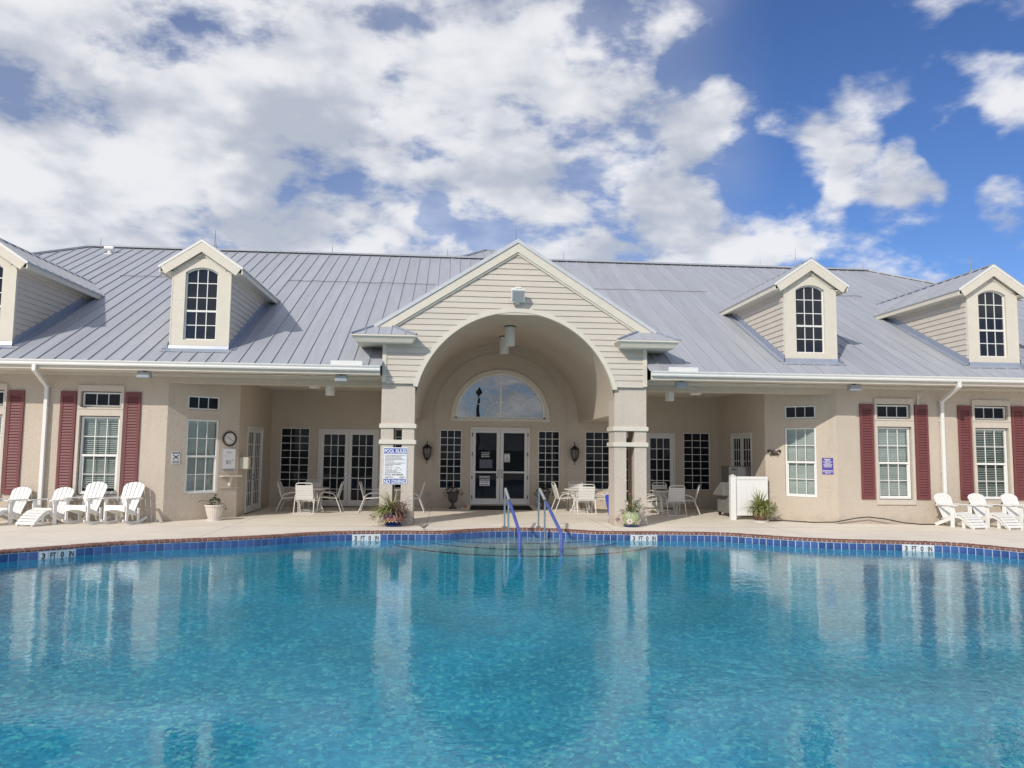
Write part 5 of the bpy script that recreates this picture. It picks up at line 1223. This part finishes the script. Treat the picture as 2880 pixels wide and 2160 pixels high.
lettering(t, 'POOL MAXIMUM', -.215, -.205, .054, 'ink_grey', y=-.0075, align='LEFT', w=.38, bold=.0008); lettering(t, 'DEPTH ____ FEET', -.215, -.268, .054, 'ink_grey', y=-.0075, align='LEFT', w=.43, bold=.0008)
def wall_pt(F, u, z, out=.0): v = F @ Vector((u, -out, z)); return (v.x, v.y, v.z)
# notice: video surveillance-like four-armed mark
t = panel('notice_sign', 'small white NOTICE sign with black figures on the left corner wall', 'sign', wall_pt(F_CHL, .225, 1.378, .004), TH, .185, .262, 'sign_white', .005)
m = MB(); m.box(-.082, .082, -.0065, -.005, .082, .122); m.build('blue_band', 'sign_navy', t); lettering(t, 'NOTICE', 0, .09, .034, 'sign_white', y=-.0075, w=.12, bold=.001)
m = MB()
for a in (45, 135, 225, 315):
    c, s_ = math.cos(R(a)), math.sin(R(a)); m.beam((0, -.006, .01), (c*.065, -.006, .01+s_*.045), .003, .016, up=(-s_, 0, c)); m.tube([(c*.072, -.0055, .01+s_*.05), (c*.072, -.0075, .01+s_*.05)], .014, 12)
m.tube([(0, -.0055, .01), (0, -.0075, .01)], .02, 12); m.build('pictogram', 'ink', t)
lettering(t, 'MAINTAIN SPACE', 0, -.083, .022, 'ink', y=-.0065, w=.15, bold=.001); lettering(t, 'FROM OTHERS', 0, -.113, .022, 'ink', y=-.0065, w=.15, bold=.001)
# clock
t = thing('wall_clock', 'round dark-rimmed wall clock above the whiteboard', 'clock', wall_pt(F_CHL, 1.468, 1.81, .0), TH)
m = MB(); m.tube([(.155*math.cos(2*PI*k/40), -.022, .155*math.sin(2*PI*k/40)) for k in range(40)], .021, 10, closed=True); m.build('rim', 'clock_rim', t, smooth=True)
m = MB(); m.add([(.15*math.cos(2*PI*k/40), -.018, .15*math.sin(2*PI*k/40)) for k in range(40)], [tuple(range(40))]); m.build('dial', 'clock_face', t)
for k in range(12):
    a = Q-2*PI*(k+1)/12; lettering(t, str(k+1), .112*math.cos(a), .112*math.sin(a)-.011, .032, 'ink_grey', y=-.0195)
for (a, l, w_) in ((Q-2*PI*(10.33/12), .075, .010), (Q-2*PI*(20/60), .108, .008)):
    m = MB(); m.beam((-.02*math.cos(a), -.024, -.02*math.sin(a)), (l*math.cos(a), -.024, l*math.sin(a)), .003, w_, up=(-math.sin(a), 0, math.cos(a))); m.build('hand', 'ink', t)
# whiteboard
t = panel('whiteboard', 'small whiteboard with 81 degrees written on it below the clock', 'whiteboard', wall_pt(F_CHL, 1.475, 1.352, .004), TH, .335, .485, 'board_white', .016, rim='grey_box')
lettering(t, 'Water', -.01, .13, .055, 'marker_purple', y=-.0205, w=.13); lettering(t, 'Is', -.09, .05, .04, 'marker_purple', y=-.0205); lettering(t, '81', -.01, -.125, .135, 'ink_grey', y=-.0205); lettering(t, '°', .085, -.11, .12, 'ink_grey', y=-.0205)
m = MB(); m.box(-.14, .14, -.045, -.016, -.262, -.250); m.build('pen_tray', 'grey_box', t)
# shelf on a scrolled bracket
t = thing('wall_shelf', 'small cream shelf on a scrolled bracket below the whiteboard', 'shelf', wall_pt(F_CHL, 1.50, .955, .0), TH)
m = MB(); m.box(-.24, .24, -.16, -.001, -.012, .012); m.build('shelf_board', 'trim', t, bevel=.003)
m = MB(); m.prism([(-.001, -.013), (-.14, -.013), (-.145, -.04), (-.11, -.07), (-.085, -.12), (-.09, -.17), (-.06, -.235), (-.035, -.245), (-.001, -.20)], -.02, .02, RZ(Q) @ Matrix.Diagonal((1, 1, 1, 1))); m.build('bracket', 'trim', t, RZ(0), bevel=.004)
m = MB(); m.box(-.235, .235, -.018, -.001, -.275, -.262); m.build('lower_rail', 'trim', t)
# beige box beside the side door
t = thing('control_box', 'beige metal control box on the porch side wall left of the side door', 'box', (-XS, 1.42, 1.25), Q)
m = MB(); m.box(-.11, .11, -.20, -.002, -.135, .135); m.build('housing', 'box_beige', t, bevel=.008); m = MB(); m.box(-.105, .105, -.212, -.2, -.13, .13); m.build('lid', 'box_beige', t, bevel=.004); m = MB(); m.tube([(.12, -.10, -.04), (.135, -.10, -.04), (.135, -.10, .04), (.12, -.10, .04)], .006, 6); m.build('latch', 'black_metal', t)
# purple notice and iron crab on the right corner wall
t = panel('notice_sign', 'purple notice with white lines of text right of the corner window', 'sign', wall_pt(F_CHR, CHLEN-.218, 1.324, .004), -TH, .255, .385, 'sign_purple', .004)
zz = .155
for s_, w_, h_ in (('SWIMMING POOL', .16, .022), ('WATER', .12, .02), ('NO LIFEGUARD ON DUTY', .22, .018), ('SWIM AT', .14, .018), ('YOUR OWN RISK NO GLASS', .21, .018), ('CHILDREN WITH ADULTS', .18, .018), ('NO RUNNING NO DIVING', .18, .018), ('', 0, 0), ('', 0, 0), ('SHOWER BEFORE ENTERING POOL', .235, .016), ('POOL CLOSES AT DUSK TODAY', .235, .016), ('THANK YOU', .12, .018)):
    if s_: lettering(t, s_, 0, zz-.006, h_*1.25, 'sign_white', y=-.0055, w=w_, bold=.0012)
    zz -= .029
t = thing('crab_decoration', 'dark iron crab hung on the right corner wall', 'wall decoration', wall_pt(F_CHR, CHLEN-1.475, 1.62, .0), -TH)
m = MB()
for k in range(9):      # flattened shell
    pass
m.lathe([(.0, -.022), (.05, -.018), (.085, -.004), (.088, .004), (.05, .016), (.0, .02)], 20); b_ = m; b_.v = [(x, y_*.0-z-.024, y_*.72+.0) for (x, y_, z) in b_.v]
for s in (-1, 1):
    m.tube([(s*.06, -.024, .03), (s*.12, -.024, .075), (s*.155, -.024, .055), (s*.15, -.024, .015), (s*.12, -.024, .01)], [.012, .013, .017, .016, .006], 6); m.tube([(s*.155, -.024, .055), (s*.125, -.024, .04), (s*.105, -.024, .045)], [.012, .009, .003], 6)
    for k in range(3): m.tube([(s*.06, -.02, -.02-.012*k), (s*(.12-.02*k), -.02, -.025-.025*k), (s*(.14-.03*k), -.012, -.06-.022*k)], [.008, .007, .003], 5)
    m.tube([(s*.02, -.028, .05), (s*.024, -.03, .072)], .006, 5)
m.build('crab', 'bronze', t, smooth=True)
# stickers on the entrance doors
def sticker(label, x, z, w, h, mat, lines, ink, name='door_sticker'):
    t = thing(name, label, 'sticker', (x, YB+.0115, z)); m = MB()
    if mat: m.box(-w/2, w/2, -.002, -.0005, -h/2, h/2); m.build('sheet', mat, t)
    n_ = len(lines)
    for k, q in enumerate(lines):
        ink_ = ink[k] if isinstance(ink, (list, tuple)) else ink
        if q: lettering(t, q, 0, h/2-h*(k+.80)/n_, h/n_*.82, ink_, y=-.0035, w=w*.86*min(1, len(q)/9+.35), bold=.0012)
    return t
sticker('white lettering about wet suits and shoes on the left entrance door', -.41, 1.485, .26, .16, None, ('NO WET SUITS', 'SHOES MUST', 'BE WORN'), 'sign_white')
t = sticker('SLIPPERY WHEN WET notice at the foot of the left entrance door', -.425, .75, .28, .275, 'sign_white', ('SLIPPERY', 'WHEN WET', 'SHOES', 'REQUIRED'), ('sign_white', 'sign_white', 'ink', 'ink'))
m = MB(); m.box(-.13, .13, -.0028, -.002, .003, .130); m.build('dark_field', 'sign_navy', t)
t = sticker('small white notice with a round prohibition mark on the right entrance door', .20, 1.397, .155, .235, 'sign_white', ('ATTENTION', '', '', 'NO SMOKING', 'PLEASE'), 'ink'); m = MB(); m.tube([(.034*math.cos(2*PI*k/20), -.003, .01+.034*math.sin(2*PI*k/20)) for k in range(20)], .004, 5, closed=True); m.beam((-.024, -.003, -.014), (.024, -.003, .034), .002, .007, up=(-1, 0, 1)); m.build('prohibition_ring', 'ink', t)
t = sticker('faded bluish picture taped inside the left entrance door', -.395, 1.23, .36, .24, 'ink_grey', (), 'ink')
# door mat and terracotta doorstop
t = thing('door_mat', 'black rubber ramp mat at the entrance doors', 'mat', (0, 3.95, 0)); m = MB(); m.add([(-.86, -.26, .004), (.86, -.26, .004), (.80, .27, .088), (-.80, .27, .088), (-.86, -.26, .001), (.86, -.26, .001)], [(0, 1, 2, 3), (4, 5, 1, 0)]); m.build('mat', 'rubber', t)
t = thing('threshold_ramp', 'beige concrete ramp beside the door mat', 'ramp', (0, 4.1, 0)); m = MB()
for s in (-1, 1): m.add([(s*.87, -.38, .001), (s*1.12, -.30, .001), (s*.96, .14, .086), (s*.81, .14, .086), (s*1.16, .14, .001)], [(0, 1, 2, 3), (1, 4, 2)])
m.build('ramp', 'deck', t)
t = thing('doorstop', 'small orange terracotta wedge left of the entrance doors', 'doorstop', (-1.00, 3.96, 0)); m = MB(); m.add([(-.06, -.06, 0), (.06, -.06, 0), (.06, .06, 0), (-.06, .06, 0), (.035, 0, .12), (.065, .02, .12)], [(0, 1, 5, 4), (1, 2, 5), (2, 3, 4, 5), (3, 0, 4), (3, 2, 1, 0)]); m.build('wedge', 'terracotta', t, bevel=.008)

# ------------------------------------------------------------------ lamps
def lantern(x, label):
    t = thing('wall_lantern', label, 'lantern', (x, YB, 1.5), 0, 'black wall lanterns at the entrance')
    m = MB(); m.lathe([(.0, 0), (.045, .0), (.05, .02), (.035, .025), (.0, .025)], 16); m.v = [(a, -c, b_-.02) for a, b_, c in m.v]; m.build('wall_plate', 'black_metal', t, smooth=True)
    m = MB(); m.tube([(0, -.02, .02), (0, -.06, .10), (0, -.10, .24), (0, -.145, .34), (0, -.17, .36), (0, -.18, .33), (0, -.18, .28)], .012, 8); m.build('arm', 'black_metal', t, smooth=True)
    m = MB(); m.lathe([(.0, .30), (.016, .29), (.02, .26), (.06, .235), (.10, .19), (.118, .175), (.142, .165), (.13, .15), (.115, .14), (.0, .14)], 8, (0, -.18, 0)); m.build('roof', 'black_metal', t)
    m = MB(); m.lathe([(.108, .14), (.112, .08), (.10, -.02), (.068, -.12), (.0, -.12)], 8, (0, -.18, 0)); m.build('glass', 'lamp_glass', t)
    m = MB()
    for k in range(8):
        a = 2*PI*k/8; c, s = math.cos(a), math.sin(a); m.tube([(c*.112, -.18+s*.112, .14), (c*.116, -.18+s*.116, .08), (c*.104, -.18+s*.104, -.02), (c*.07, -.18+s*.07, -.125)], .007, 5)
    m.lathe([(.0, -.20), (.012, -.23), (.008, -.27), (.016, -.285), (.0, -.31)], 8, (0, -.18, .02)); m.lathe([(.075, -.115), (.078, -.13), (.04, -.175), (.012, -.20)], 8, (0, -.18, 0)); m.build('cage', 'black_metal', t)
    m = MB(); m.tube([(0, -.18, -.10), (0, -.18, .02)], .014, 8); m.build('candle', 'white', t)
lantern(-2.045, 'black wall lantern left of the entrance doors'); lantern(2.10, 'black wall lantern right of the entrance doors')
def can_light(x, y, z0, z1, r, label, grp, name='pendant_light'):
    t = thing(name, label, 'light', (x, y, z1), 0, grp); h_ = z0-z1
    m = MB(); m.lathe([(r*.96, h_), (r, h_+.01), (r, -.04), (r*.98, -.03), (r*.88, -.03), (r*.86, h_+.02), (.0, h_+.02)], 28); m.build('shade', 'white', t, smooth=True)
    m = MB(); m.lathe([(r*1.1, -.028), (r*1.1, 0), (.0, 0)], 24); m.build('mount', 'bronze', t, smooth=True)
can_light(0.0, 1.33, 4.16, 4.652, .125, 'white cylinder light under the vault, nearer the pool', 'lights under the vault'); can_light(-.02, 3.06, 4.18, 4.652, .125, 'white cylinder light under the vault, nearer the doors', 'lights under the vault')
can_light(-4.32, 1.5, 2.885, ZT, .11, 'white cylinder light under the left porch ceiling', 'porch ceiling lights'); can_light(4.03, 1.5, 2.885, ZT, .11, 'white cylinder light under the right porch ceiling', 'porch ceiling lights')
can_light(-4.69, 1.5, 3.05, ZT, .13, 'low white drum light under the left porch ceiling', 'porch ceiling lights'); can_light(4.69, 1.5, 3.045, ZT, .135, 'low white drum light under the right porch ceiling', 'porch ceiling lights')
t = thing('floodlight', 'white square floodlight on the entrance gable above the arch', 'floodlight', (0, GY-.03, 4.87))
m = MB(); m.box(-.05, .05, -.06, 0, -.05, .01); m.tube([(0, -.05, -.01), (0, -.12, .05)], .02, 8); m.build('bracket', 'white', t, bevel=.004)
Mh = T(0, -.17, .12) @ RX(R(28)); m = MB(); m.box(-.15, .15, -.055, .055, -.13, .15, Mh); m.box(-.10, .10, .055, .085, -.08, .10, Mh); m.box(-.07, .07, -.03, .05, .15, .19, Mh); ho = m.build('housing', 'white', t, bevel=.012)
m = MB(); m.box(-.125, .125, -.060, -.056, -.11, .13, Mh); lo_ = m.build('lens', 'lens', t)
for k in range(3):
    m = MB(); m.box(-.115, .115, -.064, -.0605, -.095+k*.075, -.035+k*.075, Mh); m.build('led_row', 'grey_box', t)
# loudspeakers under the soffit
for (x, y, lab) in ((-7.83, -.66, 'grey box loudspeaker under the eave, left of the corner window'), (-3.76, -.66, 'grey box loudspeaker under the eave of the left porch'), (3.69, -.56, 'grey box loudspeaker under the eave of the right porch'), (7.67, -.62, 'grey box loudspeaker under the eave above the right corner')):
    t = thing('loudspeaker', lab, 'loudspeaker', (x, y, ZT), 0, 'grey loudspeakers under the eaves')
    m = MB(); m.prism([(-.135, -.155), (.135, -.155), (.13, -.02), (-.13, -.02)], -.09, .07); m.build('cabinet', 'grey_box', t, bevel=.014); m = MB(); m.box(-.115, .115, -.096, -.09, -.142, -.035); m.build('grille', 'grey_box', t, bevel=.002); m = MB(); m.box(-.03, .03, -.02, .03, -.02, -.001); m.build('bracket', 'black_metal', t)
for a, b in ((-7.7, -2.95), (2.95, 12.6)):
    t = thing('speaker_wire', 'thin sagging wire along the %s eave soffit' % ('left' if a < 0 else 'right'), 'wire', (a, -.5, ZT)); k = int((b-a)/.35); rr = random.Random(8); m = MB()
    m.tube([((b-a)*i/k, rr.uniform(-.05, .05), -.012-rr.uniform(0, .012)) for i in range(k+1)], .006, 5); m.build('strand', 'cable', t)
t = thing('wall_bracket', 'small white forked bracket high on the wall left of the right downspout', 'bracket', (9.55, -.02, 2.93)); m = MB(); m.tube([(0, 0, -.16), (0, -.03, .0), (-.055, -.10, .12)], .011, 6); m.tube([(0, -.03, .0), (.055, -.10, .12)], .011, 6); m.box(-.02, .02, -.012, .0, -.18, -.04); m.build('fork', 'trim', t)
t = thing('junction_box', 'small grey electrical box low on the left wall behind the adirondack chairs', 'box', (-10.19, 0, .42)); m = MB(); m.box(-.05, .05, -.05, 0, -.06, .06); m.build('housing', 'grey_box', t, bevel=.004); m = MB(); m.box(-.045, .045, -.058, -.05, -.05, .055); m.build('cover', 'grey_box', t, bevel=.003)
for x, lab in ((-1.99, 'grey outlet cover low on the back wall, left of the urn'),):
    t = thing('outlet_cover', lab, 'outlet', (x, YB, .36)); m = MB(); m.box(-.045, .045, -.045, 0, -.06, .06); m.build('cover', 'grey_box', t, bevel=.005)

# ------------------------------------------------------------------ screen, grill, hose, bird, leaning board
t = thing('vinyl_screen', 'white vinyl screen panel at the right porch corner', 'screen', (5.43, 1.02, 0))
m = MB(); m.box(-.065, .065, -.065, .065, 0, 1.05); m.add([(-.075, -.075, 1.05), (.075, -.075, 1.05), (.075, .075, 1.05), (-.075, .075, 1.05), (0, 0, 1.095)], [(0, 1, 4), (1, 2, 4), (2, 3, 4), (3, 0, 4)]); m.build('post', 'white_vinyl', t, bevel=.004)
m = MB(); m.box(.066, .87, -.03, .03, .97, 1.04); m.box(.066, .87, -.03, .03, .10, .16); m.box(.83, .87, -.029, .029, .16, .97); m.build('rails', 'white_vinyl', t, bevel=.003)
for k in range(5):
    m = MB(); a = .068+k*.1525; m.box(a, a+.151, -.012, .012, .16, .97); m.build('board', 'white_vinyl', t, bevel=.003)
t = thing('gas_grill', 'grey covered grill cart behind the white vinyl screen', 'grill', (5.88, 2.12, 0), R(8))
m = MB(); m.box(-.32, .42, -.30, .30, .09, .52); m.build('cabinet', 'cover_grey', t, bevel=.02)
m = MB(); m.prism([(-.30, .52), (.30, .52), (.25, .60), (-.10, .86), (-.30, .86)], -.28, .45, RZ(Q)); m.build('cover', 'cover_grey', t, bevel=.02)
m = MB(); m.box(-.20, .55, -.12, .28, .84, 1.27); m.build('hood_box', 'steel_grey', t, bevel=.01); m = MB(); m.box(.04, .26, -.135, -.12, .86, 1.25); m.build('panel', 'grey_box', t, bevel=.004); m = MB(); m.tube([(-.12, -.14, 1.18), (-.02, -.14, 1.18)], .01, 6); m.build('handle', 'black_metal', t)
for x, y in ((-.27, -.25), (.37, -.25), (-.27, .25), (.37, .25)):
    m = MB(); m.tube([(x-.02, y, .045), (x+.02, y, .045)], .045, 12); m.box(x-.03, x+.03, y-.02, y+.02, .05, .1); m.build('caster', 'black_metal', t)
t = thing('hose', 'dark hose lying along the foot of the right wall', 'hose', (6.3, .2, 0))
hp = [(5.98, .60), (6.5, .62), (6.75, .42), (7.05, .15), (7.45, -.06), (7.9, -.10), (8.2, -.10), (8.6, -.14), (9.0, -.20), (9.4, -.24), (9.9, -.25)]
hz = [.02, .02, .02, .02, .05, .14, .17, .13, .05, .02, .02]
m = MB(); m.tube([(a[0]-6.3, a[1]-.2, z) for a, z in zip(hp, hz)], .013, 7); m.build('tubing', 'hose', t, smooth=True)
t = thing('folded_parasol', 'folded blue umbrella leaning behind the right entrance column', 'umbrella', (2.515, 1.5, 0)); m = MB(); m.lathe([(.02, .0), (.028, .05), (.045, .25), (.055, .45), (.06, .53), (.03, .56), (.0, .56)], 10); m.build('cloth', 'foam_blue', t, RY(R(-7)), smooth=True); m = MB(); m.tube([(0, 0, .0), (0, 0, .62)], .012, 6); m.build('pole', 'white', t, RY(R(-7)))
# bird: one continuous body with tail, beak and legs
t = thing('bird', 'small grey-brown bird with cocked tail standing on the deck by the pool edge', 'bird', (-1.93, -1.47, 0), R(8))
sp = [(-.155, .125, .002, .010), (-.11, .095, .004, .014), (-.07, .068, .008, .013), (-.045, .055, .016, .018), (-.015, .046, .026, .026), (.02, .048, .028, .028), (.05, .060, .021, .022), (.068, .074, .016, .017), (.084, .081, .016, .016), (.098, .081, .010, .010), (.108, .079, .004, .004), (.128, .076, .001, .001)]
m = MB(); nn = 10
for (x, z, rw, rh) in sp:
    for k in range(nn): a = 2*PI*k/nn; m.v.append((x, rw*math.cos(a), z+.012+rh*math.sin(a)))
for i in range(len(sp)-1):
    for k in range(nn): m.f.append((i*nn+k, (i+1)*nn+k, (i+1)*nn+(k+1) % nn, i*nn+(k+1) % nn))
m.f.append(tuple(range(nn))); m.f.append(tuple((len(sp)-1)*nn+k for k in range(nn-1, -1, -1)))
for s in (-1, 1): m.tube([(.005, s*.012, .045), (.0, s*.013, .022), (.008, s*.013, .004), (.03, s*.013, .003)], [.006, .0028, .0026, .002], 5)
m.build('body', 'bird', t, smooth=True)
# ------------------------------------------------------------------ lamp post behind the camera, seen mirrored in the fan window
t = thing('lamp_post', 'tall dark lamp post reflected in the fan window', 'lamp post', (1.05, -40, 0)); m = MB(); m.tube([(0, 0, 0), (0, 0, 5.6), (.05, 0, 6.4)], [.14, .11, .10], 10); m.build('post', 'post_dark', t, smooth=True); m = MB(); m.lathe([(.10, 6.3), (.30, 6.45), (.29, 6.58), (.15, 6.85), (.0, 7.0)], 14, (.05, 0, 0)); m.build('head', 'post_dark', t, smooth=True)
